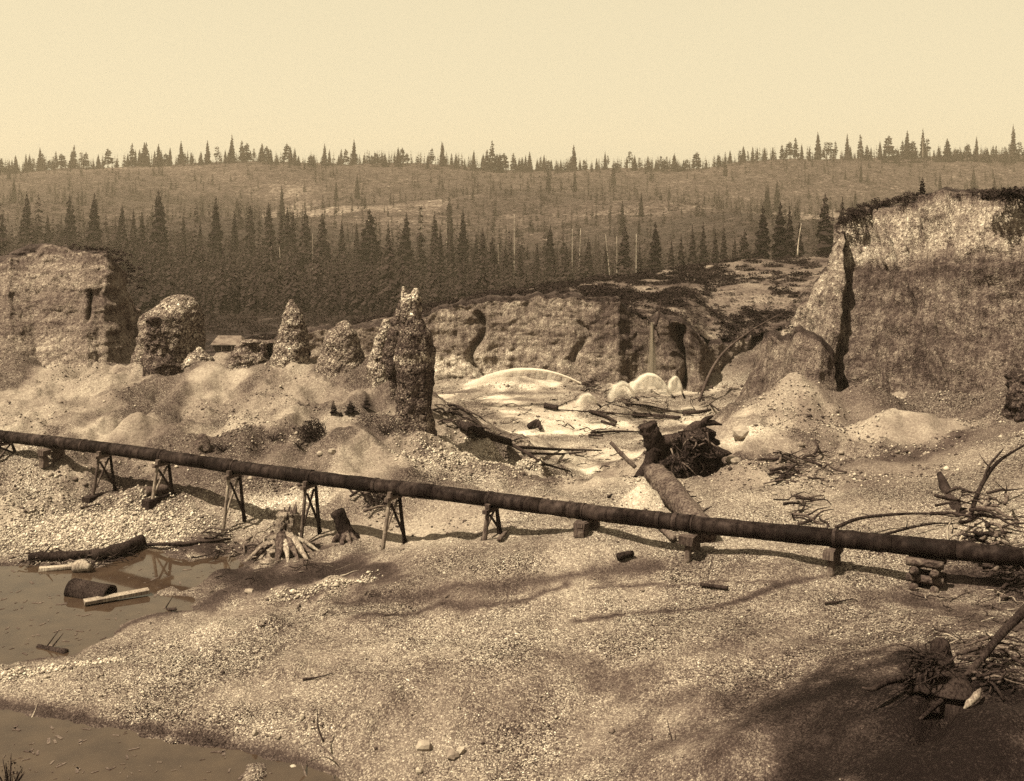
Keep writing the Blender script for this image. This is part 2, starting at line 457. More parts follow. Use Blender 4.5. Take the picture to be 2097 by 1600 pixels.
# ground tone: strokes of damp, pale or darker ground, darkest at lower right (pixel polyline, half width m, level, strength)
STROKES = [
  ([(0,1160),(150,1172),(300,1135),(430,1135)], .55, .05, .9), ([(440,1165),(520,1180),(600,1190),(690,1175)], 1.7, .05, .97), ([(480,1210),(560,1195),(700,1165),(780,1165)], .9, .065, .92),
  ([(430,1110),(560,1120),(640,1130)], .8, .07, .85),
  ([(0,1440),(100,1462),(200,1478),(300,1492),(400,1515),(500,1540),(600,1560),(680,1580)], .34, .055, .9), ([(240,1295),(270,1275),(340,1255),(430,1230)], .35, .07, .85),
  ([(160,1338),(80,1350),(0,1360)], .3, .07, .8),
  ([(690,1235),(760,1228),(900,1215),(1000,1205),(1120,1190),(1250,1170),(1350,1160)], .5, .085, .85), ([(730,1262),(850,1256),(960,1246),(1090,1226),(1160,1200)], .24, .07, .9),
  ([(640,1225),(760,1195),(830,1180)], .2, .09, .7),
  ([(1210,1205),(1330,1197),(1480,1193),(1600,1197)], .15, .06, .9), ([(1180,1272),(1300,1256),(1420,1250),(1520,1230),(1600,1200),(1690,1180)], .18, .055, .95),
  ([(500,1240),(580,1275),(650,1310),(700,1345),(740,1385),(790,1430)], .5, .131, .6), ([(1120,1340),(1200,1365),(1250,1400)], .5, .12, .6),
  ([(600,1450),(700,1470),(770,1470)], .7, .131, .5), ([(830,1450),(930,1465),(1040,1470)], .7, .131, .55), ([(1180,1490),(1300,1500)], .6, .131, .35), ([(1350,1410),(1500,1430),(1600,1470)], .6, .131, .5),
  ([(1580,1430),(1700,1480),(1800,1550),(1950,1580)], 1.4, .024, .8), ([(1720,1400),(1850,1440),(1950,1480),(2050,1540)], 2.0, .020, .98), ([(1650,1580),(1850,1590),(2097,1590)], 1.8, .024, .95),  # lower-right corner toned much darker than the rest, fading outwards
  ([(1850,1340),(1950,1380),(2097,1420)], 1.2, .020, .95), ([(1850,1230),(1950,1250),(2097,1290)], 1.0, .03, .8), ([(1960,1170),(2060,1200),(2097,1220)], .8, .012, .93),
  ([(1500,1160),(1620,1165)], .7, .11, .6), ([(1280,1150),(1400,1150)], .6, .11, .5),
  ([(1760,950),(1850,930),(1960,890)], 1.1, .075, .8), ([(1750,990),(1850,960),(1900,930)], 1.4, .09, .7),
  ([(950,930),(1000,940),(1060,955),(1100,968)], .9, .50, .9), ([(870,960),(960,985),(1100,1010)], 1.2, .30, .7), ([(1000,1060),(1100,1040)], 1.5, .27, .6),
  ([(1500,905),(1540,880)], .8, .32, .8), ([(1315,990),(1320,1040)], 1.0, .32, .8), ([(1560,835),(1640,790),(1680,780)], 1.5, .21, .8), ([(1770,905),(1850,875),(1920,865)], 1.3, .132, .85),
  ([(540,1030),(600,1020),(650,1030)], .9, .42, .8), ([(120,1090),(200,1080),(290,1085)], 1.6, .30, .8),
  ([(0,900),(60,930),(40,1000),(100,1060),(20,1100)], 1.6, .30, .7),
  ([(1720,975),(1850,965),(1980,930)], 2.4, .132, .65), ([(1760,1020),(1900,1010)], 1.8, .132, .5),
  ([(600,890),(650,900)], .8, .10, .5), ([(1150,960),(1250,975)], .6, .12, .4),
]
def tone_at(x, y, z):
    t = np.full(np.shape(x), 0.185)
    t = t * (1 + 0.22 * fbm(x * .3, y * .3, 0, 3, 61))
    fl = smooth01((CZ - 15.4 - z) / 0.7) * smooth01((y - 60) / 4)
    t = t * (1 - fl) + fl * (0.30 * (1 + 0.45 * fbm(x * .15, y * .9, 0, 4, 62)))
    return t
nC, nR = 545, 465
_u = np.linspace(-0.66, 0.66, nC); _y = np.exp(np.linspace(math.log(12), math.log(128), nR))
YY, UU = np.meshgrid(_y, _u, indexing='ij'); XX = UU * YY
ZZ = gz(XX, YY)
_lu0, _lu1, _ly0, _ly1 = -0.66, 0.66, math.log(12), math.log(128)
def gzi(x, y):
    """ground height read from the finished grid"""
    x = np.asarray(x, float); y = np.asarray(y, float)
    i = np.clip((np.log(np.maximum(y, 12)) - _ly0) / (_ly1 - _ly0) * (nR - 1), 0, nR - 1.001); j = np.clip((x / y - _lu0) / (_lu1 - _lu0) * (nC - 1), 0, nC - 1.001)
    a, b = i.astype(int), j.astype(int); fa, fb = i - a, j - b
    return ZZ[a, b] * (1 - fa) * (1 - fb) + ZZ[a + 1, b] * fa * (1 - fb) + ZZ[a, b + 1] * (1 - fa) * fb + ZZ[a + 1, b + 1] * fa * fb
def gz1(x, y): return float(gzi(np.array([x]), np.array([y]))[0])
_Ds = np.exp(np.linspace(math.log(15), math.log(125), 1600))
def hit(px, py, dmin=15, dmax=125):
    """where the sight line through a photo pixel meets the ground"""
    D = _Ds[(_Ds >= dmin) & (_Ds <= dmax)]
    x = (px - CX) / F * D; zr = CZ - (py - HY) / F * D
    g = gzi(x, D)
    k = np.argmax(zr <= g) if (zr <= g).any() else len(D) - 1
    return Vector((x[k], D[k], g[k]))
TT = tone_at(XX, YY, ZZ)
GV = np.clip(0.95 + 0.3 * fbm(XX * .5, YY * .5, 0, 3, 71), 0.4, 1.2)
_sand = smooth01((fbm(XX * .28 + 3, YY * .2, 0, 4, 72) + .25) / .5) * smooth01((YY - 46) / 5)     # wind-smoothed sand between rubble patches
GV = GV * (1 - .55 * _sand); TT = TT * (1 + .10 * _sand) * (1 - .38 * (1 - _sand) * smooth01((YY - 46) / 5)) * (1 - .20 * smooth01((YY - 47) / 6) * (ZZ > CZ - 15))
for pl, hw, lv, st in STROKES:
    w = [hit(a, b) for a, b in pl]
    w = [(q.x, q.y) for q in w]
    jag = 1 + 0.6 * fbm(XX * 1.3, YY * 1.3, 0, 4, 83)
    d = _seg_dist(XX, YY, w) / (hw * np.clip(jag, .3, 2))
    k = st * np.exp(-np.clip(d / (1.25 if lv < .025 else 1), 0, 6) ** (1.15 if lv < .025 else 2.2))
    if lv < .13: lv = max(lv * .27, .004)
    TT = TT * (1 - k) + lv * k
    if 0.006 < lv < 0.12: GV = GV * (1 - 0.35 * k)
# smooth wind-blown sand on some cones
under = smooth01((WATER_Z + 0.05 - ZZ) / 0.12) * smooth01((49 - YY) / 2); TT = TT * (1 - under) + 0.05 * under
for q, rad in (((1850, 870), 2.6), ((1640, 810), 2.0), ((1320, 1020), 1.2), ((290, 880), 1.8), ((430, 770), 2.2), ((1560, 970), 1.6), ((900, 1090), 2.2), ((760, 1080), 1.2)):
    w = hit(*q); k = np.exp(-(np.hypot(XX - w.x, YY - w.y) / rad) ** 2 * .8); GV = GV * (1 - .7 * k)
ground = mk('ground', np.stack([XX, YY, ZZ], -1).reshape(-1, 3), grid_faces(nR, nC), M_GROUND, smooth=True, attrs={'tone': np.clip(TT * 1.0, .003, .36), 'gravel': GV})
structure(ground, 'pale gravel floor and tailings slopes of the mining pit')

# ------------------------------------------------------------------ water
def mat_water():
    t = NT('muddy_water')
    t.b.inputs['Base Color'].default_value = (.020, .0135, .007, 1)
    t.b.inputs['Roughness'].default_value = 0.04
    t.b.inputs['Specular IOR Level'].default_value = 0.5
    t.b.inputs['IOR'].default_value = 1.33
    n = t.noise(1.2, 3)
    t.l.new(t.ramp(n, [(.3, (.026, .016, .012, 1)), (.7, (.042, .027, .019, 1))]), t.b.inputs['Base Color'])
    t.l.new(t.bump(t.noise(2.0, 3), 0.04, 0.02), t.b.inputs['Normal'])
    return t.m
M_WATER = mat_water()
def pond(name, pts, label):
    V = [(p[0], p[1], WATER_Z) for p in pts]
    c = np.mean(np.array(V), 0)
    V = [tuple(c)] + V; n = len(pts)
    o = mk(name, V, [(0, 1 + i, 1 + (i + 1) % n) for i in range(n)], M_WATER, smooth=True)
    return structure(o, label)
pond('pond', [W(a, b) for a, b in [(-320,1130),(200,1130),(300,1105),(440,1115),(520,1170),(500,1215),(430,1245),(380,1265),(320,1290),(240,1335),(140,1372),(-320,1400)]], 'still muddy pond beneath the trestles at left')
pond('pond', [W(a, b) for a, b in [(-420,1425),(0,1430),(200,1460),(400,1500),(600,1545),(760,1585),(860,1640),(600,1900),(-420,1900)]], 'muddy pool along the lower left edge')

# ------------------------------------------------------------------ cliffs
def wall(name, st, nu, nv, label, tone, amp=0.5, rill=0.4, strat=0.25, back=(0, 1), bdist=8.0, bdrop=1.0, lean=None, detail=.12, seed=0, mat=None, skirt=1.2, struct=True, cut=(), ledge=None):
    """face between a foot line and a top line (stations: top px,py,D, foot px,py,D), with a top that runs back"""
    top = np.array([at(*s[:3]) for s in st]); ft = np.array([at(*s[3:6]) for s in st])
    ft[:, 2] -= skirt
    L = np.concatenate([[0], np.cumsum(np.linalg.norm(np.diff((top + ft) / 2, axis=0), axis=1))]); L /= L[-1]
    u = np.linspace(0, 1, nu)
    T = np.stack([np.interp(u, L, top[:, i]) for i in range(3)], -1); B = np.stack([np.interp(u, L, ft[:, i]) for i in range(3)], -1)
    v = np.linspace(0, 1, nv)
    Pm = B[None] * (1 - v[:, None, None]) + T[None] * v[:, None, None]
    # horizontal normal from the foot line
    mid = (T + B) / 2; tg = np.gradient(mid, axis=0); nrm = np.stack([tg[:, 1], -tg[:, 0]], -1)
    nrm /= np.linalg.norm(nrm, axis=1)[:, None] + 1e-9
    k = 9; nrm = np.stack([np.convolve(np.pad(nrm[:, i], k, mode='edge'), np.ones(2 * k + 1) / (2 * k + 1), 'valid') for i in range(2)], -1)
    x, y, z = Pm[..., 0], Pm[..., 1], Pm[..., 2]
    vv = v[:, None] + 0 * x
    s = np.concatenate([[0], np.cumsum(np.linalg.norm(np.diff(mid, axis=0), axis=1))])[None, :] + 0 * x
    d = amp * fbm(x * .22, y * .22, z * .22, 3, seed) + rill * ridged(s * .55, z * .10, 0 * x, 3, seed + 3) + strat * fbm(s * .06, 0 * x, z * 1.5, 3, seed + 5) + rill * .4 * ridged(s * 1.7, z * .18, 0 * x, 3, seed + 4) + detail * fbm(x * 1.6, y * 1.6, z * 1.6, 4, seed + 7)
    for (su, hw, dep, v0, v1) in cut:           # clefts: place along the wall 0..1, half width, depth, from, to
        cc = np.exp(-((u[None, :] - su + 0.012 * np.sin(z * 1.1 + su * 40)) / hw) ** 2) * smooth01((vv - v0) / .08) * smooth01((v1 - vv) / .08)
        d = d - dep * cc
    if ledge: d = d - ledge[1] * smooth01((vv - ledge[0] - .02 * fbm(s * .5, 0 * s, 0 * s, 3, seed + 40)) / .025) + .22 * ridged(s * 1.3, 0 * s, z * .15, 2, seed + 41) * smooth01((vv - ledge[0]) / .05)
    d = d * (0.35 + 0.65 * smooth01(vv / 0.15)) 
    x = x + d * nrm[None, :, 0]; y = y + d * nrm[None, :, 1]
    z = z + (0.30 * fbm(s * .8, 0 * s, vv * 0, 3, seed + 21)) * vv ** 2
    tn = tone(vv, s / s.max(), z, x) * (1 + .15 * fbm(x * .5, y * .5, z * .9, 3, seed + 9))
    rows = [np.stack([x, y, z], -1)]; tones = [tn]
    bx, by = back; last = rows[0][-1]
    for q in (.04, .12, .3, .6, 1.0):
        e = last + np.array([bx * bdist * q, by * bdist * q, 0.0]); e[:, 2] += 0.25 * math.sin(min(q * 6, 1.57)) - bdrop * q * q + .12 * fbm(e[:, 0], e[:, 1], 0 * e[:, 0], 3, seed + 31)
        rows.append(e[None]); tones.append(np.full((1, nu), .03 if q < .5 else .05))
    e = e + np.array([bx * 2.5, by * 2.5, -7.0]); rows.append(e[None]); tones.append(np.full((1, nu), .08))
    V = np.concatenate(rows, 0); tt = np.concatenate(tones, 0)
    o = mk(name, V.reshape(-1, 3), grid_faces(V.shape[0], nu), mat or M_CLIFF, smooth=True, attrs={'tone': np.clip(tt, .012, .8), 'gravel': np.full(tt.size, .9)})
    if struct: structure(o, label)
    return o
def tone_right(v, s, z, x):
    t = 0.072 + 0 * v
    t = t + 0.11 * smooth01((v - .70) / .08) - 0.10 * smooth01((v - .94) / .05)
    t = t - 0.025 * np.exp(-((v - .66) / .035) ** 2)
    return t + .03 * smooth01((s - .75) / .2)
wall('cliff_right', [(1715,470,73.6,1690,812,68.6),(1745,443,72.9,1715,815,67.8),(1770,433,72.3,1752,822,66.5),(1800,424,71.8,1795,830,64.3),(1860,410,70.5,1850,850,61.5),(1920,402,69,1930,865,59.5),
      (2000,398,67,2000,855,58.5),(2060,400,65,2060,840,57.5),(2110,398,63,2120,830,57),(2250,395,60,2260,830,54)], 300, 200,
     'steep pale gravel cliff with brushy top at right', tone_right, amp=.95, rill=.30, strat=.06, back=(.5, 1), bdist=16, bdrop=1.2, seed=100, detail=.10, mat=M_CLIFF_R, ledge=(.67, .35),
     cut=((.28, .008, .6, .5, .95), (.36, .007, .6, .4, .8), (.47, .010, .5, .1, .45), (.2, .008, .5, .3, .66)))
def tone_flank(v, s, z, x): return .10 + .05 * smooth01((v - .5) / .3) + 0 * s
wall('cliff_flank', [(1590,715,82,1545,800,80),(1618,690,79,1560,802,77),(1640,655,76,1580,806,74),(1660,605,74,1606,810,71),(1688,560,72,1640,814,68),(1702,520,71.5,1668,816,66.5),(1716,490,71,1690,817,66),(1729,476,71,1702,816,66),(1738,474,72.0,1708,814,67.2),(1744,480,74,1714,812,69.2)], 190, 170,
     'ragged left flank of the right cliff stepping down to the pit', tone_flank, amp=.7, rill=.22, strat=.05, back=(.35, 1), bdist=6, bdrop=.6, seed=120, detail=.16, mat=M_CLIFF_R, cut=((.35, .03, .7, .35, .9), (.6, .02, .6, .3, .8)))
def tone_buttress(v, s, z, x): return 0.085 + 0 * v
wall('buttress', [(1540,760,77,1498,845,74),(1560,705,74,1515,850,70),(1590,692,70,1555,850,66),(1630,690,67,1610,850,63),(1680,705,65.5,1670,845,62.5),(1712,745,65.5,1708,838,63.5)], 120, 80,
     'smooth gravel buttress at the foot of the right cliff', tone_buttress, amp=.3, rill=.12, strat=.08, back=(.3, 1), bdist=4, bdrop=.3, seed=140, mat=M_CLIFF_R)
def tone_left(v, s, z, x):
    t = 0.11 + 0 * v
    t = t - .05 * np.exp(-((v - .96) / .03) ** 2) + .05 * smooth01((.35 - v) / .2) - .035 * np.exp(-((v - .62) / .10) ** 2)
    return t + .06 * smooth01((.25 - s) / .2)
wall('cliff_left', [(-260,560,76,-260,830,66),(-60,540,78,-60,825,66),(20,525,79,20,800,68),(60,517,80,80,790,70),(120,509,80,140,790,70.5),(170,511,79,185,785,70.5),(215,517,79,222,770,72),(240,530,80,246,755,74),(258,560,83,268,748,78),(276,610,86,288,745,82),(292,650,88,305,742,85)],
     300, 130, 'layered tan gravel cliff at left', tone_left, amp=.5, rill=.1, strat=.16, back=(-.75, 1), bdist=14, bdrop=3.0, seed=200, detail=.18,
     cut=((.52, .006, .9, .45, .75), (.91, .02, .8, .2, .9)))
def tone_back(v, s, z, x):
    t = 0.155 + 0 * v + .13 * smooth01((.52 - v) / .06) * smooth01((.45 - s) / .12) - .035 * smooth01((v - .55) / .05)
    t = t - .05 * smooth01((s - .52) / .06) * smooth01((.86 - s) / .05)
    return t + .10 * smooth01((.12 - v) / .1)
wall('cliff_back', [(560,700,112,560,790,112),(640,684,112,640,790,112),(760,672,112,760,790,111),(860,646,111,860,792,110),(930,630,110,930,794,108),(1000,617,110,1000,794,107),(1080,612,110,1080,794,106),(1150,609,109,1150,796,105),(1215,616,108,1215,797,104),(1268,618,107,1262,797,103.5),
      (1285,640,107.8,1285,797,104.6),(1330,655,107,1330,797,106),(1350,660,103,1350,798,102),(1395,662,102,1395,798,100.5),(1432,690,102,1436,800,100.5),(1450,712,106,1455,805,104),(1540,690,112,1540,800,110)],
     340, 110, 'far gravel cliff behind the water jets', tone_back, amp=.28, rill=.16, strat=.04, mat=M_CLIFF_R, back=(0, 1), bdist=3, bdrop=-.1, seed=300, detail=.22, skirt=1.5,
     cut=((.36, .006, 1.2, .2, .95), (.70, .010, 2.0, .62, 1.0), (.765, .012, 2.6, .1, 1.0), (.53, .008, .8, .2, .8)))

# brushy shelf behind the far cliff
_pu = [(520,700,113),(700,682,114),(860,644,113),(930,629,112.5),(1000,616,112),(1080,611,112),(1150,608,111),(1215,615,110),(1285,630,110),(1350,652,105),(1400,655,104),(1450,690,108),(1540,680,113),(1660,650,118),(1800,600,120)]
_pm = [(520,696,135),(700,676,135),(860,638,135),(930,622,135),(1000,609,135),(1080,601,135),(1150,592,135),(1215,588,135),(1285,590,135),(1350,596,132),(1400,598,130),(1450,610,130),(1540,600,132),(1660,590,135),(1800,580,135)]
_pt = [(520,694,165),(700,672,165),(860,633,165),(930,617,165),(1000,604,168),(1080,594,172),(1150,583,178),(1215,574,184),(1285,566,190),(1350,556,196),(1400,549,200),(1450,541,204),(1540,532,208),(1660,527,212),(1800,522,215)]
sh = np.array([[at(*q) for q in row] for row in (_pu, _pm, _pt)])
nu, nv = 200, 60
uu = np.linspace(0, sh.shape[1] - 1, nu); ui = np.clip(uu.astype(int), 0, sh.shape[1] - 2); uf = (uu - ui)[None, :, None]
S3 = sh[:, ui] * (1 - uf) + sh[:, ui + 1] * uf
vv = np.linspace(0, 2, nv); vi = np.clip(vv.astype(int), 0, 1); vf = (vv - vi)[:, None, None]
SP = S3[vi] * (1 - vf) + S3[vi + 1] * vf
SP[..., 2] += .25 * fbm(SP[..., 0] * .3, SP[..., 1] * .3, 0 * SP[..., 0], 4, 400) * np.clip(vv, 0, .3)[:, None] / .3
SP[0, :, 2] -= .3
SPl = np.concatenate([SP, SP[-1:] + np.array([0, 10, -9.0]), SP[-1:] + np.array([0, 40, -26.0])], 0)
st_ = .085 * (1 + .5 * fbm(SPl[..., 0] * .25, SPl[..., 1] * .25, 0 * SPl[..., 0], 3, 410))
shelf = mk('brush_shelf', SPl.reshape(-1, 3), grid_faces(nv + 2, nu), M_CLIFF, smooth=True, attrs={'tone': np.clip(st_, .05, .4), 'gravel': np.full(st_.size, .9)})
structure(shelf, 'brush-covered shelf of ground above the far cliff')
def shelf_z(x, y):
    i = np.argmin((SP[..., 0] - x) ** 2 + (SP[..., 1] - y) ** 2); return SP[..., 2].ravel()[i]

# ------------------------------------------------------------------ far hillside
hc = []
RIDGE = [(-500,348),(-100,348),(0,347),(150,347),(230,352),(330,342),(500,336),(700,342),(900,338),(1080,346),(1250,346),(1440,346),(1510,334),(1600,330),(1750,326),(1900,325),(2097,320),(2500,312)]
for px in (-700, -350, 0, 350, 700, 1050, 1400, 1750, 2100, 2450, 2800):
    ry = np.interp(px, [r[0] for r in RIDGE], [r[1] for r in RIDGE])
    for D, z in ((100, -20), (130, -21), (200, -23.2), (300, -29), (400, -30.5), (550, -25), (700, -15.6), (900, 0)): hc.append((*P(px, D, z)[:2], CZ + z))
    for D, py in ((1150, 390), (1400, ry)): p = at(px, py, D); hc.append(tuple(p))
    p = at(px, ry, 1400); hc.append((p.x, 1500, p.z + 1)); hc.append((p.x, 1900, p.z - 60))
for px, ry in RIDGE: hc.append(tuple(at(px, ry, 1400)))
hc = np.array(hc); _hn = len(hc)
_HA = np.zeros((_hn + 1, _hn + 1)); _HA[:_hn, :_hn] = np.sqrt(((hc[:, None, :2] - hc[None, :, :2]) ** 2).sum(-1) + 400) - np.eye(_hn) * 2
_HA[_hn, :_hn] = _HA[:_hn, _hn] = 1
_hw = np.linalg.solve(_HA, np.concatenate([hc[:, 2], [0]]))
def hz(x, y):
    x = np.asarray(x, float); y = np.asarray(y, float)
    r = np.sqrt((x.ravel()[:, None] - hc[None, :, 0]) ** 2 + (y.ravel()[:, None] - hc[None, :, 1]) ** 2 + 400) @ _hw[:_hn] + _hw[_hn]
    r = r.reshape(x.shape)
    return r + smooth01((y - 250) / 300) * (5.0 * fbm(x * .006, y * .006, 0, 4, 500) + 9 * (ridged(x * .004, y * .0028, 0, 3, 505) - .75) * smooth01((1380 - y) / 250))
_u = np.linspace(-.72, .72, 220); _y = np.exp(np.linspace(math.log(100), math.log(1900), 220))
HY_, HU = np.meshgrid(_y, _u, indexing='ij'); HX = HU * HY_; HZ = hz(HX, HY_)
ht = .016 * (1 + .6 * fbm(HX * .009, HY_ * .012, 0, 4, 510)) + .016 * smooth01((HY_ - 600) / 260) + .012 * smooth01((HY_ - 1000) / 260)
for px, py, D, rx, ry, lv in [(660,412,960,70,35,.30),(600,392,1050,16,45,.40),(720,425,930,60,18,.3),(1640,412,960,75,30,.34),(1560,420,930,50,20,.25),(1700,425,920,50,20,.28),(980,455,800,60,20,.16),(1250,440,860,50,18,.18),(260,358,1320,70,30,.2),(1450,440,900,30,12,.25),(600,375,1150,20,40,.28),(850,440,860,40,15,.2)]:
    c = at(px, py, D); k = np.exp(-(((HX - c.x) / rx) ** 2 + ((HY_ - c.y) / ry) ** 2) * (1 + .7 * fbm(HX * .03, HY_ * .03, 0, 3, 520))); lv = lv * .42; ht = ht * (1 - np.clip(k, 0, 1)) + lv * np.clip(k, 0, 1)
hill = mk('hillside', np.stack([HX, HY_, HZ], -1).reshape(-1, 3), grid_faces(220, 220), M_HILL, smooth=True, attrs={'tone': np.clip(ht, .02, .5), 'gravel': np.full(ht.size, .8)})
structure(hill, 'wooded hillside rising to the skyline ridge')
def hz1(x, y): return float(hz(np.array([x]), np.array([y]))[0])
# ------------------------------------------------------------------ rock spires left standing by the miners
def spire_geo(D, prof, ratio=0.85, seg=56, nv=70, rough=.10, seed=0, sink=1.0, lump=1.0, dshift=0):
    """outline rows (py, x left, x right) -> solid of elliptical section"""
    prof = sorted(prof, key=lambda q: -q[0])
    py = np.array([q[0] for q in prof], float); xl = np.array([q[1] for q in prof], float); xr = np.array([q[2] for q in prof], float)
    t = np.linspace(0, 1, nv)
    yy = py[0] + (py[-1] - py[0]) * t
    l = np.interp(-yy, -py, xl); r = np.interp(-yy, -py, xr)
    cx = ((l + r) / 2 - CX) / F * D; hw = (r - l) / 2 / F * D
    z = CZ - (yy - HY) / F * D
    th = np.arange(seg) / seg * 2 * np.pi
    hw = np.maximum(hw, 0.03)
    wx = cx[:, None] + hw[:, None] * np.cos(th)[None]; wy = D + dshift + (hw * ratio)[:, None] * np.sin(th)[None]; wz = z[:, None] + 0 * wx
    n = rough * (fbm(wx * .8, wy * .8, wz * .8, 5, seed, .6) * 1.3 + .6 * lump * ridged(wx * 1.6, wy * 1.6, wz * 1.1, 2, seed + 4)) + .05 * fbm(wx * 6, wy * 6, wz * 6, 2, seed + 8)
    n = n * np.minimum(1, hw / .5)[:, None]
    wx = wx + n * np.cos(th); wy = wy + n * np.sin(th); wz = wz + .12 * fbm(wx * 1.2, wy * 1.2, wz, 2, seed + 12) * (1 - t)[:, None]
    wz[0] -= sink
    V = np.stack([wx, wy, wz], -1).reshape(-1, 3)
    i = np.arange(nv - 1)[:, None] * seg; k = np.arange(seg)[None]; k2 = (k + 1) % seg
    Fq = np.stack([i + k, i + k2, i + seg + k2, i + seg + k], -1).reshape(-1, 4)
    apex = len(V); V = np.concatenate([V, V[-seg:].mean(0)[None] + [[0, 0, .05]]])
    Fc = [tuple(q) for q in Fq.tolist()] + [((nv - 1) * seg + a, (nv - 1) * seg + (a + 1) % seg, apex) for a in range(seg)]
    return V, Fc
def spire(name, parts, label, tone=.16, cat='rock spire', group='rock spires on the tailings crest', band=None, mat=None):
    V, Fc = join_geo([spire_geo(**p) for p in parts])
    t = tone * (1 + .25 * fbm(V[:, 0] * .7, V[:, 1] * .7, V[:, 2] * 1.4, 3, 9))
    if band:
        for z0, hw, lv in band: k = np.exp(-((V[:, 2] - z0 + .1 * np.sin(V[:, 0] * 3)) / hw) ** 2); t = t * (1 - k) + lv * k
    o = mk(name, V, Fc, mat or M_SPIRE, smooth=True, attrs={'tone': np.clip(t, .02, .6), 'gravel': np.full(len(V), 1.1)})
    return tag(o, label, cat, group)
spire('rock_spire', [dict(D=69.5, prof=[(800,530,655),(775,545,640),(735,556,632),(700,566,630),(660,575,626),(640,581,616),(622,590,603),(614,594,598)], seed=1)], 'sharp pointed gravel spire standing right of the cabin', .15)
spire('rock_spire', [dict(D=69, prof=[(815,630,772),(785,640,757),(755,648,752),(730,655,745),(700,662,734),(675,676,724),(662,692,716),(657,702,710)], seed=2)], 'broad blunt gravel spire between the sharp spire and the tallest spire', .12)
spire('rock_spire', [dict(D=59.5, prof=[(965,800,915),(935,810,898),(900,812,892),(840,810,886),(800,812,888),(740,814,888),(700,817,887),(680,820,884),(668,822,872),(650,822,862),(640,822,862),(612,821,862),(604,822,861)], seed=3, ratio=.8, rough=.1),
                     dict(D=59.4, prof=[(620,821,846),(606,821,838),(596,822,832),(588,823,828)], seed=4, rough=.06, ratio=1.2), dict(D=59.5, prof=[(622,836,862),(608,839,861),(596,843,858),(591,847,856)], seed=5, rough=.06, ratio=1.2)],
      'tallest gravel spire with a notched two-horned top', .062, band=[(at(0,638,59.5).z, .10, .5), (at(0,600,59.5).z, .5, .3), (at(0,733,59.5).z, .18, .2)])
spire('rock_spire', [dict(D=62, prof=[(780,800,818),(760,790,824),(740,784,824),(715,786,824),(690,795,824),(660,802,824),(640,810,824),(615,816,824)], seed=6, rough=.1)], 'slim dark spire leaning against the left side of the tallest one', .055)
spire('rock_spire', [dict(D=66, prof=[(770,752,800),(730,760,800),(700,768,800),(675,778,800),(655,784,798)], seed=7, rough=.1)], 'pale slab of gravel behind the slim dark spire', .2)
spire('rock_outcrop', [dict(D=74, prof=[(785,255,432),(755,268,418),(730,274,413),(690,283,412),(660,290,411),(645,300,410),(632,314,407),(620,330,402),(610,346,392),(604,357,376)], seed=8, rough=.13, lump=1.2)], 'rounded gravel knob with a pale cap beside the left cliff', .115, 'rock outcrop', None, band=[(at(0,622,74).z, .2, .2)])
spire('rock_outcrop', [dict(D=72, prof=[(745,478,548),(725,484,546),(710,492,540),(700,500,536),(696,508,528)], seed=9, rough=.22, lump=1.5)], 'low crumbling gravel knob just right of the cabin', .12, 'rock outcrop', None)
spire('rock_outcrop', [dict(D=72.5, prof=[(748,380,436),(735,386,430),(722,396,418),(712,403,412)], seed=10, rough=.15)], 'small pale gravel cone left of the cabin', .17, 'rock outcrop', None)
spire('rock_outcrop', [dict(D=53, prof=[(930,2050,2180),(880,2052,2170),(830,2060,2160),(790,2072,2150),(765,2088,2140)], seed=11, rough=.25)], 'dark rusty gravel hump at the right edge', .03, 'rock outcrop', None)
spire('rock_outcrop', [dict(D=67, prof=[(770,255,330),(740,262,318),(700,268,306),(660,272,296)], seed=12, rough=.2, dshift=3)], 'rough dark gully rib at the end of the left cliff', .055, 'rock outcrop', None)

# ------------------------------------------------------------------ cabin
cD = 172.0
M_IRONW = mat_wood('iron_fitting', .01, .02)
cb = at(466, 724, cD)
cabin = thing('cabin', (cb.x, cD, cb.z - 1.0), 'small plank cabin with a low pitched roof beyond the tailings crest', 'cabin')
def cpt(px, py, d=0): p = at(px, py, cD); return np.array((p.x, cD + d, p.z))
def quadbox(name, x0, x1, z0, z1, y0, y1, mat, parent):
    V, Fc = box_geo(((x0 + x1) / 2, (y0 + y1) / 2, (z0 + z1) / 2), Vector((1, 0, 0)), Vector((0, 1, 0)), Vector((0, 0, 1)), abs(x1 - x0), abs(y1 - y0), abs(z1 - z0))
    return mk(name, V, Fc, mat, parent)
a, b = cpt(434, 704), cpt(494, 726)
for k in range(12):                                            # wall boards
    x0 = a[0] + (b[0] - a[0]) * k / 12; x1 = a[0] + (b[0] - a[0]) * (k + 1) / 12
    if k == 6: continue
    quadbox('wall_board', x0 + .02, x1 - .02, b[2] - 1.0, a[2], cD + .6 + .02 * (k % 2), cD + .72, M_WOOD, cabin)
quadbox('wall', a[0], b[0], b[2] - 1.0, a[2], cD + .74, cD + 4.2, M_WOOD, cabin)
cdoor = quadbox('door', a[0] + (b[0] - a[0]) * .5, a[0] + (b[0] - a[0]) * .583, b[2] - 1.0, a[2] - .25, cD + .66, cD + .73, M_DARKWOOD, cabin)
quadbox('handle', a[0] + (b[0] - a[0]) * .57, a[0] + (b[0] - a[0]) * .578, b[2] + .1, b[2] + .2, cD + .62, cD + .655, M_IRONW, cdoor)
r0, r1, r2, r3 = cpt(431, 706, 0), cpt(497, 706, 0), cpt(486, 691, 2.4), cpt(438, 691, 2.4)
roof_V = [r0, r1, r2, r3, r1 + [0, 4.8, 0], r0 + [0, 4.8, 0]]
roof_V = roof_V + [q - np.array([0, 0, .12]) for q in roof_V]
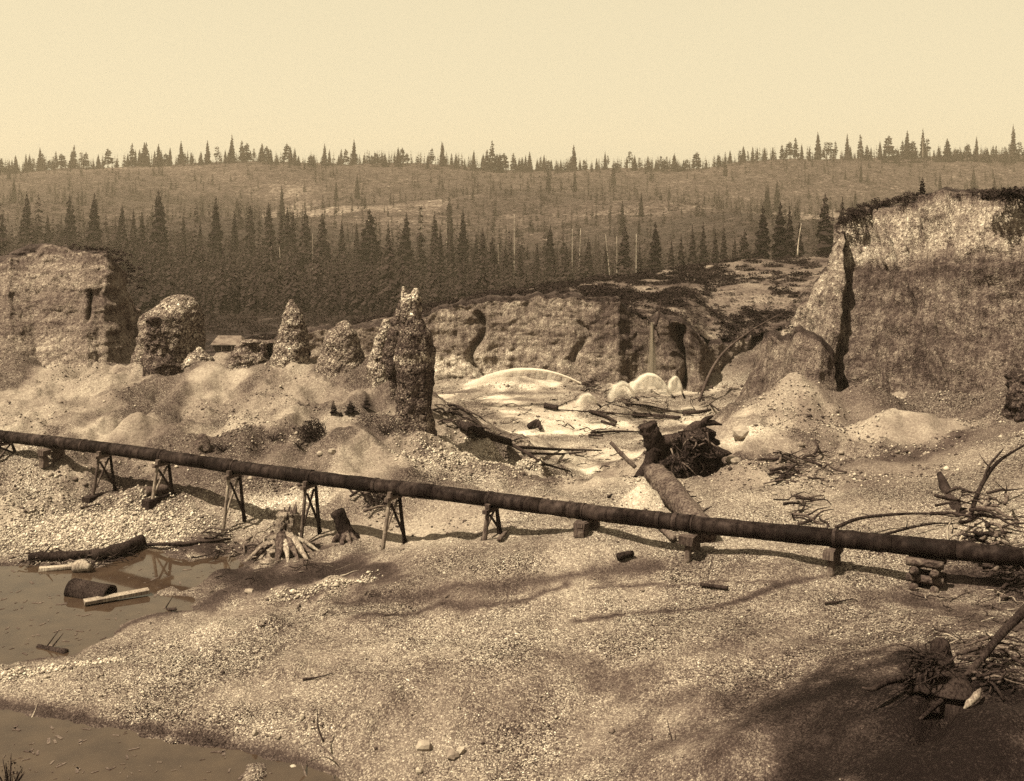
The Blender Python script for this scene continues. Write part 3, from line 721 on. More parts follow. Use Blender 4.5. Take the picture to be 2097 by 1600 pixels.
mk('roof', roof_V, [(0, 1, 2, 3), (3, 2, 4, 5), (0, 3, 5), (1, 4, 2), (6, 9, 8, 7), (9, 11, 10, 8), (0, 6, 7, 1)], mat_wood('roof_shingles', .05, .10), cabin)
for k in range(4):
    x = r0[0] + .15 + (r1[0] - r0[0] - .3) * k / 3
    tube('porch_post', [(x, cD + .12, b[2] - 1.0), (x, cD + .12, r0[2] - .05)], [.06, .06], M_WOOD, cabin, seg=6)

# ------------------------------------------------------------------ the pipeline
PX = np.array([-260, 0, 250, 480, 730, 900, 1200, 1300, 1480, 1700, 1900, 2000, 2097, 2400.])
PY = np.array([863, 893, 922, 956.5, 990, 1009.5, 1048.5, 1060, 1080, 1101, 1122, 1132, 1142, 1172.])
def pdist(px): return 0.6 * F / (24 + 16 * px / 2000)
def ppt(px): return at(px, float(np.interp(px, PX, PY)), pdist(px))
PR = 0.30
def mat_iron():
    t = NT('rusted_iron')
    info = t.new('ShaderNodeObjectInfo')
    n = t.noise(3.0, 6); n2 = t.noise(0.9, 4); st = t.noise(1.0, 6, t.coord((5, 5, .5)), .7)
    v = t.math('MULTIPLY', t.maprange(n, .3, .7, .0035, .011), t.maprange(n2, .35, .65, .6, 1.5))
    v = t.math('MULTIPLY', v, t.maprange(st, .35, .65, .45, 1.9))
    v = t.math('MULTIPLY', v, t.maprange(t.attr('shade'), 0, 1, .55, 2.1), clamp=True)
    t.l.new(t.sepia(v), t.b.inputs['Base Color'])
    t.b.inputs['Roughness'].default_value = .62; t.b.inputs['Metallic'].default_value = 0.15
    t.l.new(t.bump(n, .3, .02), t.b.inputs['Normal'])
    return t.m
M_IRON = mat_iron()
pr = ppt(1000)
pipe = thing('pipeline', (pr.x, pr.y, pr.z), 'long riveted iron water pipe running on timber trestles across the pit', 'pipeline')
JO = [-260, -120, 20, 98, 172, 232, 332, 428, 480, 560, 637, 715, 770, 822, 890, 1003, 1110, 1168, 1196, 1292, 1350, 1384, 1420, 1560, 1711, 1830, 1960, 2100, 2400]
SHADE = {1110: .75, 1196: .8, 1168: .6, 332: .45, 770: .5, 637: .35, 822: .4, 232: .35, 20: .55, 98: .35}
for i, (a, b) in enumerate(zip(JO, JO[1:])):
    p0, p1 = ppt(a), ppt(b); ax = (p1 - p0); L = ax.length; ax.normalize()
    nc = max(2, int(L / random.uniform(.35, .75))); pts, rad = [], []
    rr = PR * (1.0 if i % 2 else .965)
    for k in range(nc):                                      # riveted courses, each lapped under the next
        pts += [p0 + ax * (L * k / nc), p0 + ax * (L * (k + 1) / nc - .015)]
        e = 1.0 if k % 2 else .972
        rad += [rr * e, rr * e]
    V, Fc = tube_geo(pts, rad, seg=24, n=len(pts))
    Vr = V + 0.004 * np.random.default_rng(i).normal(size=V.shape)
    sec = mk('pipe_section', Vr, Fc, M_IRON, pipe, smooth=True, attrs={'shade': np.clip(SHADE.get(a, .05 + .45 * random.random() ** 1.5) + np.repeat(np.random.default_rng(i + 90).normal(0, .10, nc), 48), 0, 1)})
    if b in (20, 232, 428, 560, 715, 890, 1110, 1292, 1560, 1830, 1960): continue
    cw = random.uniform(.03, .09); V, Fc = tube_geo([p1 - ax * (cw + .01), p1 - ax * cw, p1 + ax * cw, p1 + ax * (cw + .01)], [PR * .99, PR * 1.05, PR * 1.05, PR * .99], seg=24, n=4)
    mk('pipe_collar', V, Fc, M_IRON, sec, smooth=False, attrs={'shade': np.full(len(V), .2 + .5 * random.random())})

a0, a1 = ppt(0), ppt(2000)
PA = Vector((a1.x - a0.x, a1.y - a0.y, 0)).normalized(); PN = Vector((-PA.y, PA.x, 0))     # along / across the pipe (away from camera)
GT = 'timber trestles carrying the pipe'
def leg(p0, p1, r0, r1, mat, par, name='leg', seed=0):
    return tube(name, [p0, p1], [r0, r1], mat, par, seg=8, n=6, rough=.12, seed=seed)
def trestle(px, label, spread=.52, topw=.34, pale=False, sill=False, rad=.085):
    c = ppt(px); sag = PR + .10
    ft, bt = c - PN * topw - Vector((0, 0, sag)), c + PN * topw - Vector((0, 0, sag))
    ff, bf = c - PN * (topw + spread * .55) - PA * .08, c + PN * (topw + spread * .35) + PA * .1
    ff.z, bf.z = gz1(ff.x, ff.y) - .15, gz1(bf.x, bf.y) - .15
    t = thing('trestle', (c.x, c.y, min(ff.z, bf.z) + .15), label, 'trestle', GT)
    leg(ff, ft, rad, rad * .8, M_PALEWOOD if pale else M_WOOD, t, seed=px); leg(bf, bt, rad, rad * .8, M_DARKWOOD, t, seed=px + 1)
    h = ft.z - ff.z
    o = PA * .12
    leg(ff.lerp(ft, .12) - o, bf.lerp(bt, .92) - o, .05, .05, M_PALEWOOD if pale else M_WOOD, t, 'brace', px + 2)
    leg(bf.lerp(bt, .12) + o, ff.lerp(ft, .92) + o, .05, .05, M_DARKWOOD, t, 'brace', px + 3)
    V, Fc = box_geo(c - Vector((0, 0, PR + .06)), PN, PA, Vector((0, 0, 1)), topw * 2 + .5, .2, .14, .012); mk('cap_beam', V, Fc, M_WOOD, t)
    for s in (-1, 1):
        V, Fc = box_geo(c + PN * (s * .33) - Vector((0, 0, PR - .1)), PN, PA, Vector((0, 0, 1)), .14, .18, .2, .015); mk('wedge', V, Fc, M_WOOD, t)
    if sill:
        V, Fc = box_geo(ff + Vector((0, 0, .12)) - PN * .1, PN, PA, Vector((0, 0, 1)), .5, .5, .55, .03); mk('footing_block', V, Fc, M_DARKWOOD, t)
        V, Fc = box_geo(ff.lerp(bf, .5) + Vector((0, 0, .2)), PN, PA, Vector((0, 0, 1)), 1.7, .2, .2, .03); mk('sill', V, Fc, M_DARKWOOD, t)
    return t
trestle(12, 'timber trestle at the left edge, cut off by the frame')
trestle(214, 'short braced trestle on a dark block, second from the left', sill=True, spread=.6)
trestle(334, 'braced trestle above the pond, mirrored in its water', pale=True, sill=True, spread=.5)
trestle(480, 'tall braced trestle left of the big rooty stump', pale=True, spread=.55)
trestle(636, 'dark braced trestle directly behind the big rooty stump', spread=.4)
trestle(808, 'tall trestle with pale splayed legs right of the small cut stump', pale=True, spread=.75)
trestle(1008, 'narrow braced trestle at the middle of the pipe', spread=.3, rad=.1)
GB = 'low supports under the pipe'
def crib(px, label, rows, post=False, logs=False):
    c = ppt(px); g = gz1(c.x, c.y)
    t = thing('pipe_support', (c.x, c.y, g), label, 'pipe support', GB)
    top = c.z - PR
    n = rows; hgt = (top - g + .12) / n
    for k in range(n):
        z = g - .1 + hgt * (k + .5)
        if logs:
            for s in (-.3, .3):
                d0, d1 = (PA, PN) if k % 2 else (PN, PA)
                cc = Vector((c.x, c.y, z)) + d1 * s
                tube('log', [cc - d0 * .55, cc + d0 * .55], [hgt * .52, hgt * .48], M_BARK, t, seg=10, n=4, rough=.1, seed=k)
        elif post and k < n - 1:
            continue
        else:
            for s in (-.42, .42):
                V, Fc = box_geo(Vector((c.x, c.y, z)) + PN * s + PA * random.uniform(-.06, .06), PN, PA, Vector((0, 0, 1)), random.uniform(.3, .5), random.uniform(.3, .5), hgt - .01, .03); mk('block', V, Fc, M_WOOD, t)
    if post:
        for s in (-.4, .4):
            f = c + PN * (s * 1.25); f.z = gz1(f.x, f.y) - .12
            leg(f, Vector((c.x, c.y, top)) + PN * s * .9, .14, .11, M_WOOD, t, 'post', px)
    if not logs:
        V, Fc = box_geo(Vector((c.x, c.y, top - .05)), PN, PA, Vector((0, 0, 1)), 1.25, .22, .13, .015); mk('cap_beam', V, Fc, M_WOOD, t)
    return t
crib(105, 'low stack of dark timber blocks under the pipe near the left edge', 3)
crib(1202, 'low crib of blocks where the pipe crosses the gravel mound', 2)
crib(1418, 'short stout post under the pipe beside the mossy log', 3, post=True)
crib(1708, 'pair of short posts under the pipe right of the gravel streaks', 3, post=True)
crib(1897, 'stack of short round logs under the pipe near the right edge', 4, logs=True)

# ------------------------------------------------------------------ stumps, logs, timber
def jit(p, s): return Vector(p) + Vector([random.uniform(-s, s) for _ in range(3)])
def on(px, py, dz=0.0, dmin=15):
    p = hit(px, py, dmin); p.z += dz; return p
def root_path(p, ang, L, drop, curl=.3):
    pts = [Vector(p)]; a = ang
    for k in range(1, 5):
        a += random.uniform(-curl, curl)
        q = pts[-1] + Vector((math.cos(a) * L / 4, math.sin(a) * L / 4, 0)); q.z = p.z - drop * (k / 4) ** .8
        pts.append(q)
    return pts
M_STUMP = mat_wood('weathered_root', 0.05, 0.24, (7, 7, 1.5), bump=.9)
# big rooty stump
c = on(583, 1140); c.z = gz1(c.x, c.y)
t = thing('tree_stump', c, 'big weathered stump with splayed roots in front of the pipe', 'stump', 'tree stumps in the pit')
D_ = c.y
tube('trunk', [c + Vector((0, 0, -.1)), c + Vector((0, 0, .35)), c + Vector((.06, .05, .9)), c + Vector((.15, .1, 1.75))], [1.0, .72, .44, .36], M_STUMP, t, seg=40, n=30, rough=.42, rfreq=9, seed=3)
for k in range(7):                                             # jagged broken crown
    a = k * .9; q = c + Vector((.15 + .26 * math.cos(a), .1 + .26 * math.sin(a), 1.6))
    tube('splinter', [q, q + Vector((random.uniform(-.1, .1), random.uniform(-.1, .1), random.uniform(.25, .6)))], [.11, .02], M_BARK, t, seg=6, n=4, rough=.2, seed=k)
for k, (px, py, r) in enumerate([(500,1150,.17),(515,1128,.12),(548,1152,.15),(568,1155,.2),(590,1152,.14),(612,1150,.12),(630,1145,.15),(648,1138,.12),(655,1128,.1),(540,1105,.13)]):
    e = on(px, py); g0 = c + Vector(((e.x - c.x) * .12, (e.y - c.y) * .12, random.uniform(.45, .95)))
    m = g0.lerp(e, .45) + Vector((0, 0, .12)); e.z -= .05
    tube('root', [g0, m, e], [r * 1.9, r * 1.1, r * .35], M_STUMP if k % 2 == 0 else M_BARK, t, seg=10, n=14, rough=.4, rfreq=7, seed=20 + k)
for k in range(12):
    a = random.uniform(2.6, 6.6); e = c + Vector((math.cos(a) * random.uniform(.8, 1.6), math.sin(a) * random.uniform(.6, 1.1), 0)); e.z = gz1(e.x, e.y) + .02
    g0 = c + Vector((math.cos(a) * .4, math.sin(a) * .4, random.uniform(.2, .7)))
    tube('rootlet', [g0, g0.lerp(e, .5) + Vector((0, 0, .15)), e], [.06, .045, .015], M_DARKWOOD if k % 2 else M_WOOD, t, seg=6, n=8, rough=.2, seed=40 + k)
# cut stump
c = on(705, 1108)
t = thing('tree_stump', c, 'small leaning sawn stump between two pipe trestles', 'stump', 'tree stumps in the pit')
tube('trunk', [c + Vector((.2, 0, -.1)), c + Vector((.02, 0, .45)), c + Vector((-.28, -.05, 1.25))], [.48, .30, .27], M_DARKWOOD, t, seg=16, n=14, rough=.18, rfreq=4, seed=6)
for k, (px, py) in enumerate([(735,1108),(728,1098),(680,1112),(700,1118),(720,1115)]):
    e = on(px, py, -.05); tube('root', [c + Vector((.1, 0, .35)), c.lerp(e, .5) + Vector((0, 0, .2)), e], [.2, .14, .05], M_BARK, t, seg=8, n=8, rough=.25, seed=60 + k)
# small stump on the slope
c = on(415, 922); t = thing('tree_stump', c, 'small dark stump on the slope above the pipe', 'stump', 'tree stumps in the pit')
tube('trunk', [c + Vector((0, 0, -.1)), c + Vector((-.05, 0, .75))], [.5, .2], M_BARK, t, seg=12, n=8, rough=.3, seed=8)
for e in ((395, 930), (440, 925), (425, 930)):
    e = on(*e); tube('root', [c + Vector((0, 0, .25)), c.lerp(e, .6) + Vector((0, 0, .12)), e], [.14, .09, .03], M_BARK, t, seg=7, n=7, rough=.2, seed=9)
# overturned stump
D0 = 51.5
c = at(1385, 975, D0); c.z = gz1(c.x, c.y)
t = thing('overturned_stump', c, 'huge black overturned stump with a ragged mat of roots behind the pipe', 'stump', 'tree stumps in the pit')
def o3(px, py, d=0.0): return at(px, py, D0 + d)
tube('trunk', [o3(1326,868), o3(1334,892), o3(1346,925,.2), o3(1352,945,.3)], [.46, .45, .40, .3], M_DARKWOOD, t, seg=22, n=20, rough=.28, rfreq=6, seed=70)
tube('root', [o3(1346,915), o3(1330,948), o3(1312,975,-.5), o3(1285,1000,-2), o3(1245,1018,-4.5)], [.40, .28, .24, .17, .05], M_DARKWOOD, t, seg=14, n=22, rough=.25, rfreq=5, seed=71)
tube('root', [o3(1345,910,.2), o3(1372,903,.2), o3(1402,892,.4), o3(1428,872,.6), o3(1455,866,.8), o3(1478,870,1)], [.34, .27, .26, .22, .14, .04], M_DARKWOOD, t, seg=14, n=24, rough=.28, rfreq=5, seed=72)
tube('root', [o3(1402,892), o3(1412,920,-.2), o3(1420,950,-.4), o3(1425,972,-.6)], [.26, .22, .16, .08], M_DARKWOOD, t, seg=10, n=16, rough=.3, seed=73)
tube('root', [o3(1440,868,.6), o3(1446,858,.7), o3(1460,852,.8)], [.2, .14, .05], M_DARKWOOD, t, seg=8, n=8, rough=.3, seed=74)
V, Fc = spire_geo(D=D0 + .6, prof=[(975,1362,1440),(950,1358,1452),(925,1362,1456),(900,1376,1452),(885,1398,1446),(874,1412,1438)], seed=33, rough=.45, lump=1.6, sink=.4, nv=40, seg=44)
mk('soil_clod', V, Fc, M_SPIRE, t, smooth=True, attrs={'tone': np.full(len(V), .022), 'gravel': np.full(len(V), 1.0)})
for k in range(46):
    px, py = random.uniform(1362, 1450), random.uniform(885, 955)
    p0 = o3(px, py, random.uniform(-.9, -.3)); p1 = p0 + Vector((random.uniform(-.7, .9), random.uniform(-.4, .1), random.uniform(-.9, .35))); m = p0.lerp(p1, .5) + Vector((random.uniform(-.2, .2), -.15, random.uniform(-.2, .2)))
    tube('rootlet', [p0, m, p1], [.05, .035, .012], M_WOOD if k % 3 == 0 else M_DARKWOOD, t, seg=5, n=8, seed=80 + k)
# mossy log running under the pipe
p0, p1 = on(1340, 985, .35), on(1446, 1112, .35)
log = thing('fallen_log', p0.lerp(p1, .5) - Vector((0, 0, .4)), 'thick mossy log lying from the overturned stump to under the pipe', 'log', 'logs lying in the pit')
tube('trunk', [p0, p0.lerp(p1, .35) + Vector((-.05, 0, .1)), p1], [.46, .52, .42], M_BARK, log, seg=22, n=26, rough=.16, rfreq=5, seed=90)
for k in range(5):
    q = p0.lerp(p1, .3 + .12 * k) + Vector((.3, -.2, .25)); tube('branch_stub', [q, jit(q + Vector((.25, -.1, .15)), .12)], [.05, .02], M_DARKWOOD, log, seg=6, n=4, seed=k)

GL = 'logs lying in the pit'
def log_(pts, r, label, mat=None, dz=0.06, name='fallen_log', cat='log', stubs=0, group=GL, dmin=15, follow=True, ends=None, rough=.16):
    if isinstance(r, (int, float)): r = [r, r * .8]
    w = [on(a[0], a[1], r[0] * .7 + dz, dmin) if len(a) == 2 else at(*a) for a in pts]
    n = max(8, 4 * len(pts))
    c = sum(w, Vector()) / len(w)
    r = [q * (.72 if c.y > 60 else 1) for q in r]
    root = thing(name, c - Vector((0, 0, r[0])), label, cat, group)
    tube('trunk', w, r, mat or M_DARKWOOD, root, seg=10, n=n, rough=rough, rfreq=5, seed=int(abs(pts[0][0])))
    for k in range(stubs):
        q = w[0].lerp(w[-1], random.uniform(.15, .9)); a = random.uniform(0, 6.28)
        tube('branch_stub', [q, q + Vector((math.cos(a) * .45, math.sin(a) * .3, random.uniform(.2, .6)))], [r[0] * .35, r[0] * .1], mat or M_DARKWOOD, root, seg=6, n=4, seed=k)
    return root
log_([(943,882),(990,902),(1042,916)], [.36,.32,.3], 'thick dark log with a stub on the white gravel right of the tallest spire', stubs=4, dmin=58)
log_([(1020,905,74),(1032,890,74)], [.34,.3], 'short dark chunk of trunk standing at the end of the thick dark log', dz=0)
log_([(1043,915),(1085,938),(1110,955),(1168,972)], [.14,.13,.1,.06], 'thin crooked pole leading down from the thick dark log', dmin=54)
log_([(1062,922),(1140,926),(1232,928)], [.16,.13,.06], 'long flat log lying in the pale stream bed', dmin=60)
log_([(1070,934),(1150,935),(1200,930)], [.12,.1,.05], 'second flat log just below the long one in the stream bed', dmin=60)
log_([(1115,838),(1142,843)], [.34,.28], 'short thick black log end in the middle of the flat', dmin=60)
log_([(1140,843),(1250,850),(1390,862)], [.08,.08,.05], 'long thin pole stretching across the flat toward the overturned stump', dmin=60)
log_([(1208,848),(1240,858),(1262,870)], [.2,.17,.14], 'short angled log below the long thin pole', dmin=60)
log_([(1232,868),(1260,876)], [.16,.12], 'small log butt below the short angled log', dmin=60)
log_([(1205,847),(1258,851)], [.15,.12], 'small level log just above the short angled log', dmin=60)
log_([(1280,832),(1330,836),(1420,856)], [.12,.11,.06], 'slim pole lying below the fountains', dmin=60)
log_([(1295,856),(1340,858),(1392,862)], [.26,.22,.18], 'stout dark log right behind the overturned stump', dmin=60, stubs=3)
log_([(1400,852),(1430,850),(1455,846)], [.24,.2,.15], 'dark log lying right of the stout one', dmin=60, stubs=2)
log_([(1438,822),(1455,832),(1472,846)], [.13,.11,.05], 'thin pole slanting down to the right of the fountains', dmin=60)
log_([(1210,890),(1260,888),(1308,889)], [.12,.12,.08], 'thin dark pole in the stream bed left of the overturned stump', dmin=60)
log_([(1205,896),(1235,898)], [.16,.1], 'small dark drift chunk in the stream bed', dmin=60)
log_([(1085,880),(1100,872),(1106,885)], [.32,.3,.2], 'knobby dark root chunk on the flat', dmin=60, stubs=3)
log_([(1250,906,50.5),(1275,932,50.2),(1302,958,50)], [.09,.1,.1], 'straight bare pole leaning beside the overturned stump', mat=M_WOOD)
log_([(1432,822,92),(1452,768,93),(1480,724,95),(1520,690,97),(1560,664,100),(1604,640,104)], [.17,.16,.14,.12,.09,.04], 'long bent dead trunk leaning up past the far cliff', mat=M_WOOD, name='dead_tree', rough=.08)
log_([(1342,668,101),(1350,640,101.5),(1354,612,102)], [.22,.16,.06], 'blackened snag leaning at the lip of the far cliff', name='dead_tree', cat='snag', group=None, stubs=4)
# timber in the pond
p0, p1 = W(148, 1214, .10), W(226, 1226, .10)
dl = thing('hollow_log', Vector(p0).lerp(Vector(p1), .5) - Vector((0, 0, .3)), 'short hollow log floating in the pond', 'log', GL)
V, Fc = tube_geo([p0, p1], [.42, .40], seg=18, n=6, rough=.08, seed=2, caps=False); V2, F2 = tube_geo([p0, p1], [.33, .32], seg=18, n=6, caps=False)
n0 = 18 * 5
rim = [(k, (k + 1) % 18, 108 + (k + 1) % 18, 108 + k) for k in range(18)] + [(n0 + k, n0 + (k + 1) % 18, 108 + n0 + (k + 1) % 18, 108 + n0 + k) for k in range(18)]
Va = np.concatenate([V, V2]); mk('trunk', Va, [tuple(f) for f in Fc] + [tuple(i + 108 for i in f)[::-1] for f in F2] + rim, M_DARKWOOD, dl, smooth=True)
def plank(px0, px1, w, h, label, mat, lift=.1):
    a, b = Vector(W(*px0, lift)), Vector(W(*px1, lift + .05)); d = b - a; L = d.length; d.normalize(); s = Vector((-d.y, d.x, 0)).normalized()
    V, Fc = box_geo(a.lerp(b, .5), d, s, Vector((0, 0, 1)), L, w, h, .02); o = mk('plank', V, Fc, mat); return tag(o, label, 'plank', 'planks in the pond')
plank((172, 1240), (305, 1218), .38, .12, 'pale plank lying against the hollow log in the pond', M_PALEWOOD)
plank((80, 1169), (158, 1165), .22, .12, 'bleached board floating by the far bank of the pond', M_PALEWOOD, .06)
log_([(150,1163,43.7),(168,1160,43.7),(185,1162,43.6)], [.2,.24,.14], 'pale knobby drift log at the end of the floating board', mat=M_PALEWOOD)
log_([(78,1325,36.2),(100,1330,36),(136,1337,35.7)], [.09,.1,.12], 'forked dark stick floating in the near part of the pond', stubs=2)
log_([(283,1242),(315,1254),(360,1255)], [.07,.09,.05], 'curved dark branch on the point of the gravel spit', stubs=1)
log_([(190,1150),(240,1140),(290,1118)], [.2,.3,.26], 'thick dark drift log on the far bank of the pond')
log_([(60,1150),(130,1148),(210,1140)], [.16,.2,.14], 'dark waterlogged log in the drift line left of the thick one', stubs=3)
log_([(300,1122),(380,1120),(470,1110)], [.07,.08,.05], 'long thin pole along the far bank of the pond')
log_([(300,1018),(345,1010)], [.22,.2], 'short log lying at the foot of the mirrored trestle', mat=M_WOOD)
log_([(165,1045),(205,1038)], [.05,.04], 'thin stick on the pebble bank below the second trestle')
log_([(1022,1112),(1038,1094)], [.09,.07], 'short stick propped beside the middle trestle', mat=M_WOOD)
log_([(1265,1150),(1296,1144)], [.12,.1], 'short dark billet on the gravel below the pipe')
log_([(1435,1204),(1490,1212)], [.06,.07], 'slim dark stick on the gravel in front of the pipe')
log_([(1350,1085),(1380,1112)], [.12,.12], 'squared timber end under the pipe left of the stout post', mat=M_WOOD)
log_([(1880,1478,23.8),(1965,1400,24.6),(2050,1300,25.6),(2120,1230,26.5)], [.04,.07,.09,.12], 'curved root trunk leaning over the dark mound at lower right', name='fallen_log', rough=.2)
log_([(1975,1452,23.4),(1985,1440,23.4),(2000,1425,23.6),(2008,1412,23.8)], [.03,.07,.08,.03], 'pale bare splinter of wood on the dark mound', mat=M_PALEWOOD)
log_([(1925,972,44),(1945,1020,42),(1970,1060,40),(2015,1120,37.5)], [.12,.3,.38,.5], 'big black root trunk sloping down behind the pipe at right', name='fallen_log', stubs=7, rough=.3)
# ------------------------------------------------------------------ branches and brush piles
GBR = 'loose bare branches'
def branch(pts, r, label, mat=None, twigs=0, name='branch', group=GBR):
    w = [at(*a) if len(a) == 3 else on(a[0], a[1], .05) for a in pts]
    c = sum(w, Vector()) / len(w)
    root = thing(name, c, label, 'branch', group)
    tube('stem', w, [r, r * .75, r * .25], mat or M_DARKWOOD, root, seg=7, n=max(10, 5 * len(w)), rough=.12, seed=int(abs(pts[0][0])))
    for k in range(twigs):
        f = random.uniform(.2, .9); i = min(int(f * (len(w) - 1)), len(w) - 2); q = w[i].lerp(w[i + 1], f * (len(w) - 1) - i)
        e = q + Vector((random.uniform(-.5, .5), random.uniform(-.3, .3), random.uniform(-.1, .5)))
        tube('twig', [q, jit(q.lerp(e, .5), .06), e], [r * .4, r * .3, r * .1], mat or M_DARKWOOD, root, seg=5, n=6, seed=k)
    return root
branch([(1985,1075,38.5),(1995,1030,38.6),(2015,985,38.8),(2045,945,39),(2097,912,39.5),(2140,890,40)], .09, 'long bare branch curving up to the right edge above the pipe', twigs=3)
branch([(2012,990,38.8),(2025,955,38.9),(2050,925,39),(2055,918,39)], .05, 'fork of bare branch curling up beside the long one')
branch([(1712,1080,39),(1760,1062,39.2),(1830,1054,39.4),(1900,1052,39.3),(1975,1060,39)], .07, 'long arching branch lying above the pipe at right', twigs=4)
branch([(1810,1095,38),(1860,1082,38.2),(1920,1072,38.5),(1970,1075,38.6)], .05, 'lower arching branch close above the pipe at right', twigs=2)
branch([(1942,1108,37.2),(1940,1085,37.3),(1950,1066,37.4),(1968,1062,37.6)], .035, 'pale hooked twig over the pipe at right', mat=M_PALEWOOD)
branch([(1965,1108,37.0),(1975,1090,37.2),(1988,1072,37.4)], .04, 'pale straight twig right of the hooked one', mat=M_PALEWOOD)
branch([(1405,1600,25.5),(1388,1555,25.9),(1376,1515,26.3),(1366,1474,26.8)], .035, 'thin dark stem rising from the bottom edge right of centre')
branch([(632,1605,27.8),(620,1570,28.1),(608,1533,28.4)], .035, 'pale stem at the bottom edge beside the pool', mat=M_WOOD)
branch([(718,1605,27.7),(690,1560,28.1),(645,1520,28.5),(608,1533,28.4)], .03, 'arched twig at the bottom edge right of the pale stem', mat=M_WOOD)
branch([(663,1520,28.6),(652,1490,28.8),(650,1452,29.1)], .03, 'upright dark twig above the arched one on the gravel slope')
branch([(685,1600,27.7),(678,1575,27.9)], .025, 'short twig at the bottom edge between the arched ones', mat=M_WOOD)
branch([(620,1395),(640,1393),(655,1390),(683,1383)], .035, 'small crooked dark twig lying on the open gravel')
branch([(1500,975,50.5),(1520,955,50.8),(1540,940,51)], .09, 'forked limb on the bank right of the overturned stump', mat=M_WOOD, twigs=3)
branch([(1484,978,50),(1455,990,49.6),(1430,992,49.4),(1400,982,49.4)], .05, 'bent branch right of the mossy log', twigs=3)
branch([(1482,978,50),(1490,995,49.2),(1505,1015,48.3)], .06, 'branch pointing down from the bent one')
branch([(1378,992,47.5),(1400,1005,47),(1445,1014,46.6)], .08, 'dark stick beside the mossy log', twigs=2)
branch([(60,1480,31),(72,1455,31.4),(76,1438,31.7)], .02, 'pale upright twig at the edge of the lower pool', mat=M_PALEWOOD)
branch([(285,1478,31.1),(315,1462,31.5)], .025, 'thin pale twig lying on the lower bank', mat=M_PALEWOOD)
branch([(1690,1240),(1720,1236),(1747,1230)], .04, 'forked twig on the gravel at right of the pipe post', twigs=4)
def pile(px0, px1, py0, py1, n, label, lmin, lmax, r, seed, name='brush_pile', mats=None, dmin=15, flat=.25):
    rnd = random.Random(seed)
    c = on((px0 + px1) / 2, (py0 + py1) / 2, 0, dmin)
    root = thing(name, c, label, 'brush pile', 'tangled heaps of dead wood')
    for k in range(n):
        p = on(rnd.uniform(px0, px1), rnd.uniform(py0, py1), rnd.uniform(.02, flat), dmin)
        a = rnd.gauss(.1, .9); L = lmin + (lmax - lmin) * rnd.random() ** 2
        d = Vector((math.cos(a), math.sin(a), rnd.uniform(-.25, .3))) * L
        q0, q1 = p - d / 2, p + d / 2
        for q in (q0, q1): q.z = max(q.z, gz1(q.x, q.y) + .03)
        m = q0.lerp(q1, .5) + Vector((0, 0, rnd.uniform(.0, .25) * L * .3))
        rr = r * rnd.uniform(.25, .95)
        q2, q3 = jit(q0.lerp(m, .6), .10 * L), jit(m.lerp(q1, .5), .10 * L)
        for q in (q2, q3): q.z = max(q.z, gz1(q.x, q.y) + .02)
        br = tube('branch', [q0, q2, m, q3, q1], [rr, rr * .8, rr * .25], (mats or (M_DARKWOOD, M_DARKWOOD, M_WOOD))[k % 3], root, seg=6, n=11, rough=.2, seed=k)
        if k % 2 == 0:
            e = m + Vector((rnd.uniform(-.4, .4) * L, rnd.uniform(-.3, .3) * L, rnd.uniform(0, .3) * L)); tube('twig', [m, jit(m.lerp(e, .5), .06 * L), e], [rr * .5, rr * .35, rr * .1], M_DARKWOOD, br, seg=5, n=6)
    return root
pile(1590, 1700, 935, 1000, 34, 'tangle of dark dead branches on the slope right of the sand cone', .8, 2.6, .08, 1)
pile(1620, 1690, 1020, 1075, 18, 'small heap of dark branches just above the pipe', .6, 1.6, .07, 2)
pile(735, 800, 1015, 1050, 22, 'dark brush heap behind the pale-legged trestle', .5, 1.6, .07, 3)
pile(430, 560, 1095, 1150, 40, 'litter of driftwood at the pond edge left of the big stump', .5, 1.8, .05, 4, mats=(M_DARKWOOD, M_WOOD, M_PALEWOOD), flat=.12)
pile(50, 290, 1135, 1165, 44, 'dark drift line of sticks along the far bank of the pond', .4, 1.8, .05, 5, flat=.15)
pile(1940, 2060, 1050, 1150, 40, 'black tangle of roots where the pipe meets the right edge', .6, 2.0, .09, 6, flat=.9)
pile(2030, 2110, 1130, 1230, 40, 'mass of dark roots hanging at the right edge below the pipe', .5, 1.5, .08, 7, flat=1.3)
pile(1860, 2097, 1210, 1320, 60, 'scatter of dead twigs and straw on the bank at far right', .3, 1.3, .03, 8, mats=(M_DARKWOOD, M_WOOD, M_PALEWOOD), flat=.1)
pile(900, 960, 845, 880, 20, 'dark drift brush on the flat just right of the tallest spire', .8, 2.0, .10, 9, dmin=62)
pile(1175, 1225, 782, 806, 26, 'brush heap on the mound in front of the far cliff', 1.0, 2.6, .11, 10, dmin=70, flat=.7)
pile(960, 1005, 880, 905, 12, 'few dead branches on the flat above the thick dark log', .6, 1.6, .09, 11, dmin=60, flat=.5)
pile(2000, 2097, 1330, 1420, 46, 'fan of brown roots spread over the dark mound at right edge', .4, 1.4, .05, 12, mats=(M_DARKWOOD, M_WOOD, M_DARKWOOD), flat=.35)
